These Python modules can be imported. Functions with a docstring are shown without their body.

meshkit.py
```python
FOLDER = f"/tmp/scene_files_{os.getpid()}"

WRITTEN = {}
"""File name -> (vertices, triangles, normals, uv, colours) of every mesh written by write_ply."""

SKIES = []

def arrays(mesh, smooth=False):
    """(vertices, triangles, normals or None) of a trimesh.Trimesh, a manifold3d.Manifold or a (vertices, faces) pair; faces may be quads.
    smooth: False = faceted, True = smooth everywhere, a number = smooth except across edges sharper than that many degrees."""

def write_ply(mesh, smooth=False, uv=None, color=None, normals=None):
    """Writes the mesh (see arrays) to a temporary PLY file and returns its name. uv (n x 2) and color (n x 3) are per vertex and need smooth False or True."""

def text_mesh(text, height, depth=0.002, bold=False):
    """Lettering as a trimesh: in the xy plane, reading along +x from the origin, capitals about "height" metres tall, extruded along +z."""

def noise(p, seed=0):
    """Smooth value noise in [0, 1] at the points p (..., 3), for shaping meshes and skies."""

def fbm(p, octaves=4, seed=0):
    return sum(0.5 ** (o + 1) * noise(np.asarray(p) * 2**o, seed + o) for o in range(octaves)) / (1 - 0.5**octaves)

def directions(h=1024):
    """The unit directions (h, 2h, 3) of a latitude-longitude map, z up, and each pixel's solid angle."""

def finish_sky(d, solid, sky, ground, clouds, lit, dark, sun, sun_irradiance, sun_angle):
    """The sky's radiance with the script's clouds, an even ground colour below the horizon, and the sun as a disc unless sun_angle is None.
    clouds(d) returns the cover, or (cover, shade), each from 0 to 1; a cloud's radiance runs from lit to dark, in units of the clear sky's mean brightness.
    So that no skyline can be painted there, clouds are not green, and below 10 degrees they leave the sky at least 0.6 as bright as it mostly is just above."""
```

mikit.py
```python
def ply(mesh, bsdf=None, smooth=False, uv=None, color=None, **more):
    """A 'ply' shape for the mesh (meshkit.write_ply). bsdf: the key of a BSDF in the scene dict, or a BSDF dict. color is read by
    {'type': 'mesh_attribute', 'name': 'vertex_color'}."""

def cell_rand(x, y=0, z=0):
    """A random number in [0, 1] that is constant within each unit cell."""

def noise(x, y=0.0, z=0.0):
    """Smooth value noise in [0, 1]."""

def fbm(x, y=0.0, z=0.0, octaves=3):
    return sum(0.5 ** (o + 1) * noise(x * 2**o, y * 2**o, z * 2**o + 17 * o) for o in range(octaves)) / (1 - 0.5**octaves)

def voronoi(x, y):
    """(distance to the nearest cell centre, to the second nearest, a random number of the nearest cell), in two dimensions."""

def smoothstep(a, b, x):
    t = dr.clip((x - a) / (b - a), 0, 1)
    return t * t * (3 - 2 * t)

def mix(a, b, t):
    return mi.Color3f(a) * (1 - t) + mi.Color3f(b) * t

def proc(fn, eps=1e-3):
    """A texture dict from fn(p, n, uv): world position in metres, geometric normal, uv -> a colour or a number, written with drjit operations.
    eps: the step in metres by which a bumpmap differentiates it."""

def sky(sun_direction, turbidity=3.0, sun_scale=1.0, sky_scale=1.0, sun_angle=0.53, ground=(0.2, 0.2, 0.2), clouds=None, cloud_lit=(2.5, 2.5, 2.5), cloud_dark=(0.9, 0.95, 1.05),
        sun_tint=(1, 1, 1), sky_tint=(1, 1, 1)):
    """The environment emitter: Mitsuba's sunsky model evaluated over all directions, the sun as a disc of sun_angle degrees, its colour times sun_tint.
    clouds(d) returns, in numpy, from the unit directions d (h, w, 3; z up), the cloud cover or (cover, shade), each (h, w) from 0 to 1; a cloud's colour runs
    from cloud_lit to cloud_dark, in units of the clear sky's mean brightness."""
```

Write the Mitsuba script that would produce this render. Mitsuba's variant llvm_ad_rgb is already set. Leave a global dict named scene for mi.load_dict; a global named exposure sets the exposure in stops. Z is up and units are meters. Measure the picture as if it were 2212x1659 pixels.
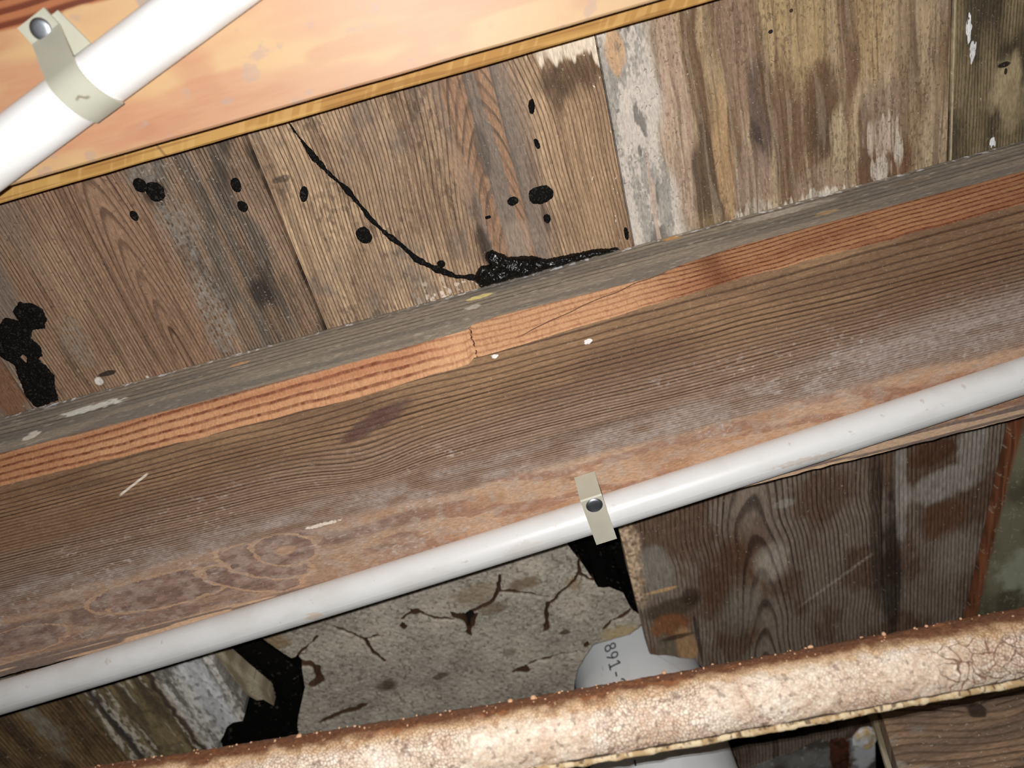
import math, random
import numpy as np, trimesh, shapely
from shapely.geometry import Polygon, LineString, Point
from shapely import affinity
from shapely.ops import unary_union
import drjit as dr
import mitsuba as mi
import mikit, meshkit
from mikit import ply, proc, noise, voronoi, cell_rand, smoothstep, mix

scene, labels = {}, {}
exposure = 0.0
K = 0.30                                    # flash strength; albedos below are judged against it
T = mi.ScalarTransform4f

# ------------------------------------------------------------------ camera and flash
CAM = np.array([[0.965721, -0.25535437, -0.04665933], [0.24585046, 0.84205006, 0.48011378], [-0.08330966, -0.47512718, 0.87596442]])
look, up = CAM @ [0, 0, 1.0], CAM @ [0, -1.0, 0]
scene['camera'] = {'type': 'thinlens', 'fov': 67.33, 'fov_axis': 'x', 'aperture_radius': 0.0016, 'focus_distance': 0.47,
                   'near_clip': 0.01, 'far_clip': 20.0,
                   'to_world': T().look_at(origin=[0, 0, 0], target=look.tolist(), up=up.tolist())}
# the phone's flash, a centimetre beside its lens: a small cluster of points instead of one hard point
FLASH = CAM @ [-0.010, -0.006, 0.0]
for i, (a, b) in enumerate(((-1, -1), (1, -1), (1, 1), (-1, 1))):
    q = FLASH + CAM @ [a * 0.0011, b * 0.0011, 0]
    scene[f'flash_point_{i + 1:03d}'] = {'type': 'point', 'position': q.tolist(), 'intensity': {'type': 'rgb', 'value': [K * math.pi / 4] * 3}}

# ------------------------------------------------------------------ helpers
def lin(rgb):
    c = np.asarray(rgb, float) / 255
    return np.where(c <= 0.04045, c / 12.92, ((c + 0.055) / 1.055) ** 2.4)

def pal(E, sat=1.0):
    """Colours of a surface as seen under the flash where it gives E: returns the albedo."""
    def f(r, g, b):
        c = lin((r, g, b)); c = c @ [0.25, 0.65, 0.10] * (1 - sat) + c * sat
        return tuple(float(v) for v in np.clip(c / (K * E), 0.004, 0.9))
    return f

def mat(name, fn, rough=0.8, spec=0.12, bump=None, bscale=1.0, **more):
    b = {'type': 'principled', 'base_color': proc(fn) if callable(fn) else {'type': 'rgb', 'value': list(fn)}, 'roughness': rough, 'specular': spec, **more}
    if bump is not None:
        b = {'type': 'bumpmap', 'arbitrary': proc(bump, eps=2e-4), 'scale': bscale, 'bsdf': b}
    scene[name] = {'type': 'twosided', 'bsdf': b}

used = {}
def key_for(name, parent=None):
    full = f'{parent}__{name}' if parent else name
    k = used.get(full, 0); used[full] = k + 1
    return full if k == 0 else f'{full}_{k:03d}'

def obj(name, mesh, m, parent=None, smooth=False, uv=None, label=None):
    key = key_for(name, parent)
    scene[key] = ply(mesh, m, smooth=smooth, uv=uv)
    if label: labels[key] = {'label': label}
    return key

def thing(name, label, cat=None, group=None, kind=None):
    key = key_for(name)
    labels[key] = {'label': label}
    if cat: labels[key]['category'] = cat
    if group: labels[key]['group'] = group
    if kind: labels[key]['kind'] = kind
    return key

def tag(key, label, cat, group=None):
    labels[key] = {'label': label, 'category': cat}
    if group: labels[key]['group'] = group
    return key

def prism(poly, z0, z1):
    m = trimesh.creation.extrude_polygon(poly, z1 - z0, engine='earcut')
    m.apply_translation([0, 0, z0])
    return m

def board(poly, z0, z1, c=0.0007):
    """A board of the given outline with its lower arris eased."""
    inner = poly.buffer(-c, join_style=2)
    if inner.geom_type != 'Polygon' or inner.is_empty: return prism(poly, z0, z1)
    return trimesh.util.concatenate([prism(inner, z0, z1), prism(poly, z0 + c, z1)])

def rough_line(p, q, n, amp, seed, axis=0):
    """Points from p to q with an uneven course."""
    t = np.linspace(0, 1, n)
    pts = np.outer(1 - t, p) + np.outer(t, q)
    w = meshkit.fbm(np.stack([t * n / 2.5, t * 0 + seed, t * 0], -1), 3, seed) - 0.5
    w *= np.sin(np.pi * np.clip(t, 0.0, 1)) ** 0.3
    pts[:, axis] += w * 2 * amp
    return pts

def blob(poly, z0, h, res=0.0005, rough=0.3, seed=0, edge=None, lump=120.0):
    """A low mound of tar hanging under a board: an uneven sheet, thickest away from its outline, closed against z0."""
    poly = poly if poly.geom_type == 'Polygon' else max(poly.geoms, key=lambda g: g.area)
    x0, y0, x1, y1 = poly.bounds
    xs, ys = np.arange(x0 - res, x1 + 2 * res, res), np.arange(y0 - res, y1 + 2 * res, res)
    X, Y = np.meshgrid(xs, ys, indexing='ij')
    inside = shapely.contains_xy(poly, X, Y)
    d = shapely.distance(shapely.points(X, Y), poly.exterior) * inside
    edge = edge or max(d.max(), 1e-6)
    prof = np.sqrt(np.clip(1 - (1 - np.clip(d / edge, 0, 1)) ** 2, 0, 1))
    P = np.stack([X * lump * 2, Y * lump * 2, X * 0 + seed], -1)
    w = meshkit.fbm(P, 4, seed)
    z = z0 - h * prof * (1 - rough + 2 * rough * w)
    idx = -np.ones(X.shape, int)
    cell = inside[:-1, :-1] | inside[1:, :-1] | inside[:-1, 1:] | inside[1:, 1:]
    use = np.zeros(X.shape, bool)
    for a in (0, 1):
        for b in (0, 1):
            use[a:a + cell.shape[0], b:b + cell.shape[1]] |= cell
    idx[use] = np.arange(use.sum())
    V = np.stack([X[use], Y[use], np.where(inside, z, z0)[use]], -1)
    i, j = np.nonzero(cell)
    a, b, c, e = idx[i, j], idx[i + 1, j], idx[i + 1, j + 1], idx[i, j + 1]
    F = np.vstack([np.stack([a, c, b], 1), np.stack([a, e, c], 1)])
    return trimesh.Trimesh(V, F, process=False)

def tube(points, radii, n=24, caps=True):
    """Tube along a polyline; returns (mesh, uv) with u = length in metres, v = angle/2pi, angle 0 facing the floor and growing towards -y."""
    P = np.asarray(points, float)
    R = np.broadcast_to(np.asarray(radii, float), (len(P),)) if np.ndim(radii) < 2 else np.asarray(radii)
    t = np.gradient(P, axis=0); t /= np.linalg.norm(t, axis=1, keepdims=True)
    down = np.array([0, 0, -1.0])
    a = down - t * (t @ down)[:, None]; a /= np.linalg.norm(a, axis=1, keepdims=True)
    b = np.cross(t, a)
    if (b @ [0, -1.0, 0]).mean() < 0: b = -b
    th = np.linspace(0, 2 * np.pi, n + 1)
    rr = R[:, None] if R.ndim == 1 else R
    V = P[:, None] + rr[..., None] * (np.cos(th)[None, :, None] * a[:, None] + np.sin(th)[None, :, None] * b[:, None])
    s = np.r_[0, np.cumsum(np.linalg.norm(np.diff(P, axis=0), axis=1))]
    uv = np.stack(np.broadcast_arrays(s[:, None], th[None] / (2 * np.pi)), -1).reshape(-1, 2)
    m = n + 1
    k, j = np.meshgrid(np.arange(len(P) - 1), np.arange(n), indexing='ij')
    q = (k * m + j).ravel()
    F = np.vstack([np.stack([q, q + 1, q + m + 1], 1), np.stack([q, q + m + 1, q + m], 1)])
    V = V.reshape(-1, 3)
    M = trimesh.Trimesh(V, F, process=False)
    c = P.mean(0)
    f0 = M.triangles_center[0] - P[0]
    if np.dot(M.face_normals[0], f0) < 0: M = trimesh.Trimesh(V, F[:, ::-1], process=False)
    if caps:
        base = len(M.vertices)
        V = np.vstack([M.vertices, P[0], P[-1]]); uv = np.vstack([uv, [0, 0], [s[-1], 0]])
        jj = np.arange(n); e = (len(P) - 1) * m
        F = np.vstack([M.faces, np.stack([jj, jj + 1, jj * 0 + base], 1), np.stack([e + jj + 1, e + jj, jj * 0 + base + 1], 1)])
        M = trimesh.Trimesh(V, F, process=False)
    return M, uv

# ------------------------------------------------------------------ wood
def rings(t, jit=0.0):
    """Ring profile of the phase t: (latewood 0..1, random number of the ring, fraction)."""
    i = dr.floor(t); f = t - i
    r = cell_rand(i, 7)
    late = smoothstep(0.46, 0.76, f) * (1 - smoothstep(0.86, 0.98, f)) * (0.55 + 0.45 * r)
    return late, r, f

def stains(c, x, y, wob, items):
    """Marks with an outline of their own: (cx, cy, rx, ry, colour, strength[, softness])."""
    for it in items:
        cx, cy, rx, ry, col, st = it[:6]
        so = it[6] if len(it) > 6 else 0.5
        q = dr.square((x - cx) / rx) + dr.square((y - cy) / ry) + wob
        c = mix(c, col, st * (1 - smoothstep(1 - so, 1 + so, q)))
    return c

def fbm(x, y=0.0, z=0.0, octaves=4):
    """Fractal noise whose octaves are turned against each other, so that no lattice shows."""
    x, y = mi.Float(x), mi.Float(y)
    total, a = mi.Float(0), 0.5
    for o in range(octaves):
        total += a * noise(x, y, z + 3.7 * o)
        x, y = 2.07 * (0.8 * x + 0.6 * y) + 5.3, 2.07 * (0.8 * y - 0.6 * x) + 1.7
        a *= 0.5
    return total / (1 - 0.5 ** octaves)

def micro(c, x, y, sx, sy, amt):
    """Fine tooth of the surface."""
    return c * (1 - amt + 2 * amt * fbm(x * sx, y * sy, 8.0, 2))

def grit(x, y, s, lo, hi):
    u, v = 0.8 * x + 0.6 * y, 0.8 * y - 0.6 * x
    return smoothstep(lo, hi, noise(u * s, v * s, 3.0)) * smoothstep(0.42, 0.66, noise(u * s * 0.31 + 9, v * s * 0.37, 5.0))

# ================================================================== the setting: subfloor seen from below
ceil = thing('ceiling', 'underside of an old wooden subfloor of wide boards', kind='structure')
ZC = 0.5
C = pal(3.55, 0.84)

# --- board 1 (between the left picture edge and the first dark joint)
TAN, LINE, GREY, DARK, PALE = C(182, 146, 110), C(66, 46, 32), C(118, 106, 94), C(46, 38, 32), C(205, 196, 182)
def board_one(p, n, uv):
    x, y = p.x, p.y
    d = dr.maximum(0.0028, 0.015 - 0.105 * (y - 0.055))
    bc = -0.243 + 0.03 * (y - 0.12)
    r = dr.sqrt(dr.square(x - bc) + dr.square(d)) + 0.0009 * (noise(x * 60, y * 14) - 0.5)
    late, rr, f = rings(r / 0.00225 + 0.8 * noise(y * 9, x * 30, 2))
    fib = noise(x * 1500, y * 90)
    blot = fbm(x * 45, y * 26, 1.0)
    c = mix(TAN, C(160, 126, 94), smoothstep(0.35, 0.7, blot))
    c = mix(c, C(158, 118, 88), (1 - smoothstep(0.015, 0.05, dr.abs(x - bc))) * 0.8)
    c = mix(c, LINE, late * 0.95)
    c = mix(c, C(128, 98, 72), 0.55 * fib)
    # grey weathering over the right half and the far left edge
    g = smoothstep(-0.226, -0.205, x + 0.02 * (noise(x * 70, y * 22) - 0.5) - 0.1 * (y - 0.12)) * (1 - 0.55 * smoothstep(-0.165, -0.152, x + 0.03 * (noise(y * 40, x * 200) - 0.5)))
    c = mix(c, mix(mix(C(128, 111, 94), C(102, 88, 74), noise(x * 500, y * 60)), C(62, 50, 40), late), g * (0.50 + 0.5 * smoothstep(0.3, 0.6, noise(x * 260, y * 34))))
    c = mix(c, C(60, 44, 32), smoothstep(0.62, 0.8, noise(x * 620, y * 18, 3)) * 0.35)
    lg = smoothstep(-0.318, -0.345, x + 0.03 * (noise(x * 60, y * 30, 4) - 0.5) + 0.4 * (y - 0.13))
    c = mix(c, C(120, 108, 98), 0.6 * lg)
    dk = smoothstep(0.55, 0.75, fbm(x * 140, y * 40, 8.0)) * smoothstep(-0.185, -0.16, x)
    c = mix(c, C(64, 54, 46), dk * 0.8)
    wob = (noise(x * 220, y * 120) - 0.5) * 0.9
    c = stains(c, x, y, wob, [(-0.2136, 0.062, 0.012, 0.010, C(110, 98, 86), 0.6, 0.9), (-0.1735, 0.157, 0.007, 0.010, C(50, 44, 39), 0.8, 0.95), (-0.2085, 0.076, 0.0085, 0.0095, C(60, 46, 34), 0.7, 0.6), (-0.372, 0.17, 0.011, 0.04, C(136, 88, 52), 0.8, 0.6)])
    # powdery grey bloom, thicker in places
    pw = fbm(x * 620, y * 480, 2.0)
    for (cx, cy, rx, ry, st) in ((-0.2085, 0.163, 0.012, 0.032, 0.95), (-0.2045, 0.102, 0.012, 0.030, 0.7), (-0.306, 0.155, 0.010, 0.022, 0.6), (-0.21, 0.062, 0.014, 0.012, 0.5)):
        q = dr.square((x - cx) / rx) + dr.square((y - cy) / ry) + wob
        c = mix(c, C(150, 140, 128), 0.85 * st * (1 - smoothstep(0.0, 1.6, q)) * smoothstep(0.32, 0.70, pw))
    sp = grit(x, y, 1100, 0.80, 0.92)
    c = mix(c, C(176, 166, 154), sp * 0.55 * (0.3 + 0.7 * g))
    c = mix(c, C(70, 56, 44), grit(x + 3, y, 800, 0.80, 0.92) * 0.5)
    # crumbs of plaster along the beam
    lo = smoothstep(0.165, 0.194, y) * (1 - smoothstep(-0.27, -0.25, x))
    c = mix(c, C(214, 204, 192), smoothstep(0.74, 0.80, fbm(x * 260, y * 200, 5.0)) * lo)
    c = stains(c, x, y, wob, [(-0.306, 0.187, 0.0028, 0.003, C(220, 210, 200), 0.9, 0.4), (-0.298, 0.183, 0.006, 0.0018, DARK, 0.9, 0.3)])
    return micro(c, x, y, 1500, 420, 0.30)
mat('wood_board_one', board_one)

# --- board 2 (middle, with the tar)
def board_two(p, n, uv):
    x, y = p.x, p.y
    d = dr.maximum(0.003, 0.031 - 0.17 * (y - 0.06))
    bc = 0.0005 + 0.02 * (y - 0.12) + 0.004 * (noise(y * 22, 3) - 0.5)
    r = dr.sqrt(dr.square(x - bc) + dr.square(d)) + 0.0011 * (noise(x * 70, y * 16, 5) - 0.5)
    late, rr, f = rings(r / 0.0023 + 0.8 * noise(y * 9, x * 30, 7))
    near = 1 - smoothstep(0.012, 0.034, dr.abs(x - bc - 0.004))
    fib = noise(x * 1500, y * 80)
    blot = fbm(x * 50, y * 24, 3.0)
    c = mix(C(204, 168, 126), C(172, 140, 106), smoothstep(0.35, 0.68, blot))
    c = mix(c, C(160, 116, 84), near * 0.8)
    c = mix(c, mix(C(74, 52, 36), C(96, 78, 64), near), late * 0.95)
    c = mix(c, C(136, 106, 78), 0.5 * fib)
    # grey worn streaks in the heart of the board
    s = smoothstep(0.50, 0.66, noise(x * 190, y * 14, 2.0))
    c = mix(c, C(126, 113, 100), near * s * 0.85)
    # grey mould mottling on the left part
    m = smoothstep(0.46, 0.66, fbm(x * 60, y * 38, 9.0)) * (1 - smoothstep(-0.035, 0.0, x))
    c = mix(c, C(116, 102, 88), m * (0.35 + 0.5 * noise(x * 420, y * 260)))
    c = mix(c, C(78, 64, 52), smoothstep(0.50, 0.68, fbm(x * 420, y * 240, 4.0)) * smoothstep(0.40, 0.66, fbm(x * 62 + 3, y * 36, 2.0)) * (1 - smoothstep(-0.03, 0.0, x)) * 0.5)
    c = mix(c, C(70, 50, 34), smoothstep(0.60, 0.8, noise(x * 640, y * 16, 5)) * 0.35)
    c = mix(c, C(140, 104, 70), smoothstep(0.03, 0.05, x) * 0.35)
    wob = (noise(x * 220, y * 120, 6) - 0.5) * 0.9
    wst = wob + (fbm(x * 520, y * 60, 1.0) - 0.5) * 1.5
    c = stains(c, x, y, wst, [(0.063, 0.075, 0.021, 0.011, C(92, 70, 48), 0.85, 0.8), (0.0500, 0.082, 0.006, 0.013, C(92, 72, 54), 0.75, 0.7)])
    c = stains(c, x, y, wst, [(0.062, 0.057, 0.021, 0.0105, C(228, 208, 178), 1.0, 0.35), (0.0795, 0.066, 0.003, 0.010, C(228, 208, 178), 1.0, 0.3)])
    c = stains(c, x, y, wob, [(-0.0185, 0.166, 0.004, 0.014, C(60, 50, 42), 0.8, 0.8), (0.026, 0.157, 0.0022, 0.014, C(70, 56, 46), 0.7, 0.6),
        (-0.003, 0.105, 0.004, 0.017, C(96, 84, 74), 0.8, 0.5), (0.006, 0.168, 0.010, 0.014, C(164, 140, 116), 0.6, 0.6), (-0.02, 0.115, 0.005, 0.02, C(176, 138, 104), 0.5, 0.7),
        (-0.045, 0.0185, 0.002, 0.01, DARK, 0.4), (-0.131, 0.0885, 0.006, 0.0022, C(66, 56, 46), 0.7, 0.6)])
    # white crumbs near the painted joint and by the beam
    rt = smoothstep(0.045, 0.07, x)
    c = mix(c, C(220, 208, 192), smoothstep(0.77, 0.83, fbm(x * 420, y * 330, 2.0)) * rt)
    lo = smoothstep(0.172, 0.190, y) * (1 - smoothstep(-0.03, -0.022, x)) * smoothstep(-0.08, -0.06, x)
    c = mix(c, C(214, 196, 176), smoothstep(0.60, 0.68, fbm(x * 360, y * 300, 6.0)) * lo * 0.9)
    c = mix(c, C(190, 180, 166), grit(x, y, 1500, 0.84, 0.95) * 0.4)
    return micro(c, x, y, 1500, 420, 0.30)
mat('wood_board_two', board_two)

# --- board 3 (whitewashed, stained and mouldy)
def board_three(p, n, uv):
    x, y = p.x, p.y
    xw = x + 0.005 * (noise(x * 55, y * 26) - 0.5) + 0.0016 * (noise(x * 300, y * 55) - 0.5)
    s1, s2, s3 = noise(xw * 120, y * 9, 1), noise(xw * 380, y * 17, 2), noise(x * 1200, y * 60)
    lowf = fbm(xw * 75, y * 20, 6.0)
    c = mix(C(196, 168, 124), C(138, 108, 76), smoothstep(0.28, 0.68, lowf))
    c = mix(c, C(118, 90, 64), smoothstep(0.5, 0.78, s1) * 0.85)
    c = mix(c, C(212, 186, 146), smoothstep(0.60, 0.85, s2) * 0.5)
    wob = (fbm(x * 210, y * 45, 3.0) - 0.5) * 1.5 + (noise(x * 700, y * 70, 3) - 0.5) * 0.5
    OCH, BRN, PUR, DKB, OLV, WHT = C(190, 158, 106), C(112, 82, 54), C(142, 116, 96), C(74, 56, 42), C(150, 124, 82), C(226, 212, 190)
    c = stains(c, xw, y, wob, [
        (0.1205, 0.11, 0.010, 0.075, C(196, 162, 134), 0.9, 0.5),
        (0.1370, 0.085, 0.007, 0.06, BRN, 0.85, 0.5), (0.1345, 0.165, 0.010, 0.038, DKB, 0.85, 0.45), (0.1325, 0.205, 0.010, 0.02, OLV, 0.6),
        (0.1480, 0.10, 0.006, 0.05, C(186, 156, 112), 0.9, 0.5), (0.1480, 0.158, 0.0062, 0.05, C(192, 152, 102), 0.95, 0.4),
        (0.1660, 0.085, 0.011, 0.052, C(160, 128, 100), 0.9, 0.45), (0.1740, 0.130, 0.0055, 0.035, C(104, 84, 74), 0.9, 0.5), (0.1700, 0.145, 0.0035, 0.016, C(62, 54, 54), 0.85, 0.5),
        (0.1790, 0.10, 0.0014, 0.04, C(86, 66, 54), 0.75, 0.5),
        (0.2020, 0.080, 0.022, 0.045, OCH, 0.95, 0.5), (0.2480, 0.095, 0.014, 0.040, C(188, 154, 104), 0.95, 0.45),
        (0.2130, 0.140, 0.014, 0.030, BRN, 0.9, 0.55), (0.2120, 0.150, 0.006, 0.022, C(88, 64, 48), 0.85, 0.7), (0.2330, 0.090, 0.006, 0.05, C(124, 94, 66), 0.8, 0.5), (0.1900, 0.150, 0.006, 0.05, C(126, 96, 66), 0.8, 0.6),
        (0.2240, 0.160, 0.006, 0.022, C(196, 172, 128), 0.9, 0.5), (0.1650, 0.180, 0.011, 0.030, C(160, 132, 112), 0.9, 0.5),
        (0.2550, 0.150, 0.014, 0.022, C(150, 122, 98), 0.8, 0.6), (0.2560, 0.185, 0.020, 0.016, C(124, 84, 52), 0.9, 0.4), (0.2420, 0.175, 0.005, 0.04, C(112, 82, 60), 0.85, 0.5),
        (0.2110, 0.188, 0.020, 0.014, C(178, 150, 122), 0.7, 0.6), (0.1880, 0.180, 0.0035, 0.018, C(104, 66, 36), 0.9, 0.4)])
    # chalky white at the beam and grainy lime blooms
    ch = (noise(x * 520, y * 60, 9) - 0.5) * 2.2
    c = stains(c, xw, y, ch, [(0.2080, 0.1975, 0.022, 0.0075, WHT, 1.0, 0.4), (0.2540, 0.165, 0.010, 0.012, C(214, 190, 166), 0.85, 0.5), (0.1535, 0.196, 0.004, 0.009, WHT, 0.95, 0.3),
        (0.1680, 0.196, 0.012, 0.009, C(206, 194, 172), 0.7, 0.6), (0.2520, 0.190, 0.006, 0.010, C(222, 206, 186), 0.9, 0.4), (0.2640, 0.178, 0.003, 0.012, WHT, 0.8, 0.4)])
    # whitewash on the left, worn through to grey-green mould
    wash = 1 - smoothstep(0.106, 0.118, xw + 0.010 * (noise(x * 90, y * 30, 4) - 0.5) - 0.06 * (y - 0.13))
    mo = smoothstep(0.50, 0.62, fbm(xw * 130, y * 26, 2.0) + 0.18 * (noise(x * 1000, y * 500) - 0.5))
    w = mix(C(206, 192, 176), mix(C(150, 142, 130), C(178, 168, 154), noise(x * 900, y * 300)), mo)
    w = mix(w, C(204, 160, 112), (1 - smoothstep(0.6, 1.4, dr.square((x - 0.0905) / 0.006) + dr.square((y - 0.07) / 0.013) + wob)) * 0.9)
    w = mix(w, C(104, 98, 88), smoothstep(0.55, 0.7, fbm(xw * 260, y * 90, 12.0)) * smoothstep(0.0885, 0.094, x) * (1 - smoothstep(0.100, 0.108, x)) * 0.8)
    w = mix(w, C(196, 168, 146), smoothstep(0.62, 0.72, noise(xw * 240, y * 12, 5)) * 0.8)
    c = mix(c, w, wash)
    c = mix(c, C(92, 70, 50), smoothstep(0.55, 0.85, noise(xw * 700, y * 26, 7)) * 0.45 * (1 - wash))
    c = mix(c, C(96, 74, 54), smoothstep(0.5, 0.75, fbm(x * 1000, y * 420, 3.0)) * 0.55 * (1 - wash) * smoothstep(0.3, 0.6, noise(x * 90, y * 40, 8)))
    c = mix(c, C(228, 206, 170), smoothstep(0.62, 0.8, noise(xw * 520, y * 22, 9)) * 0.18 * (1 - wash))
    c = mix(c, C(116, 92, 66), 0.38 * s3 * (1 - wash))
    c = mix(c, C(222, 206, 178), grit(x, y, 1600, 0.84, 0.94) * 0.4 * (1 - wash))
    c = mix(c, C(76, 58, 44), grit(x + 2, y, 900, 0.82, 0.92) * 0.5)
    c = stains(c, x, y, (noise(x * 600, y * 600) - 0.5) * 0.6, [(0.1855, 0.083, 0.0014, 0.0012, DARK, 1, 0.2), (0.1990, 0.0745, 0.0012, 0.0012, C(70, 52, 36), 1, 0.2)])
    return micro(c, x, y, 1300, 520, 0.24)
mat('wood_board_three', board_three, rough=0.65)

# --- board 4 (dark olive, far right)
C4 = pal(2.9, 0.85)
def board_four(p, n, uv):
    x, y = p.x, p.y
    xw = x + 0.0012 * (noise(x * 200, y * 30) - 0.5)
    late, rr, f = rings(xw / 0.0021 + 0.8 * noise(y * 9, x * 40, 2))
    c = mix(C4(126, 108, 76), C4(78, 66, 48), smoothstep(0.3, 0.65, fbm(xw * 80, y * 28, 2.0)))
    c = mix(c, C4(58, 48, 36), late * 0.8)
    wob = (fbm(x * 200, y * 60, 3.0) - 0.5) * 1.8
    c = stains(c, x, y, wob, [(0.335, 0.155, 0.012, 0.018, C4(168, 148, 108), 0.8, 0.6), (0.3430, 0.168, 0.012, 0.016, C4(140, 122, 88), 0.7, 0.6), (0.312, 0.105, 0.006, 0.03, C4(60, 52, 40), 0.7, 0.6),
        (0.332, 0.1410, 0.0045, 0.0018, C4(28, 24, 20), 0.95, 0.3), (0.3335, 0.1455, 0.001, 0.002, C4(28, 24, 20), 0.95, 0.3), (0.3230, 0.0930, 0.005, 0.004, C4(50, 44, 34), 0.9, 0.5)])
    painted_glint = smoothstep(0.80, 0.86, fbm(x * 500, y * 220, 1.0)) * (1 - smoothstep(0.325, 0.335, x))
    c = mix(c, C4(236, 232, 218), painted_glint)  # glints put into the board colour as pale flecks, streaks below too
    c = stains(c, x, y, (noise(x * 1200, y * 400) - 0.5) * 2.2, [(0.3085, 0.112, 0.0018, 0.008, C4(240, 236, 226), 0.9, 0.3), (0.3115, 0.128, 0.002, 0.006, C4(240, 236, 226), 0.8, 0.3), (0.3275, 0.190, 0.002, 0.003, C4(240, 236, 226), 0.9, 0.3)])
    c = mix(c, C4(176, 158, 122), (1 - smoothstep(0.0003, 0.0011, dr.abs(x - 0.2993))) * 0.85)
    c = mix(c, C4(146, 128, 96), grit(x, y, 1500, 0.8, 0.92) * 0.5)
    return micro(c, x, y, 1300, 420, 0.3)
mat('wood_board_four', board_four, rough=0.5, spec=0.2)

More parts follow.
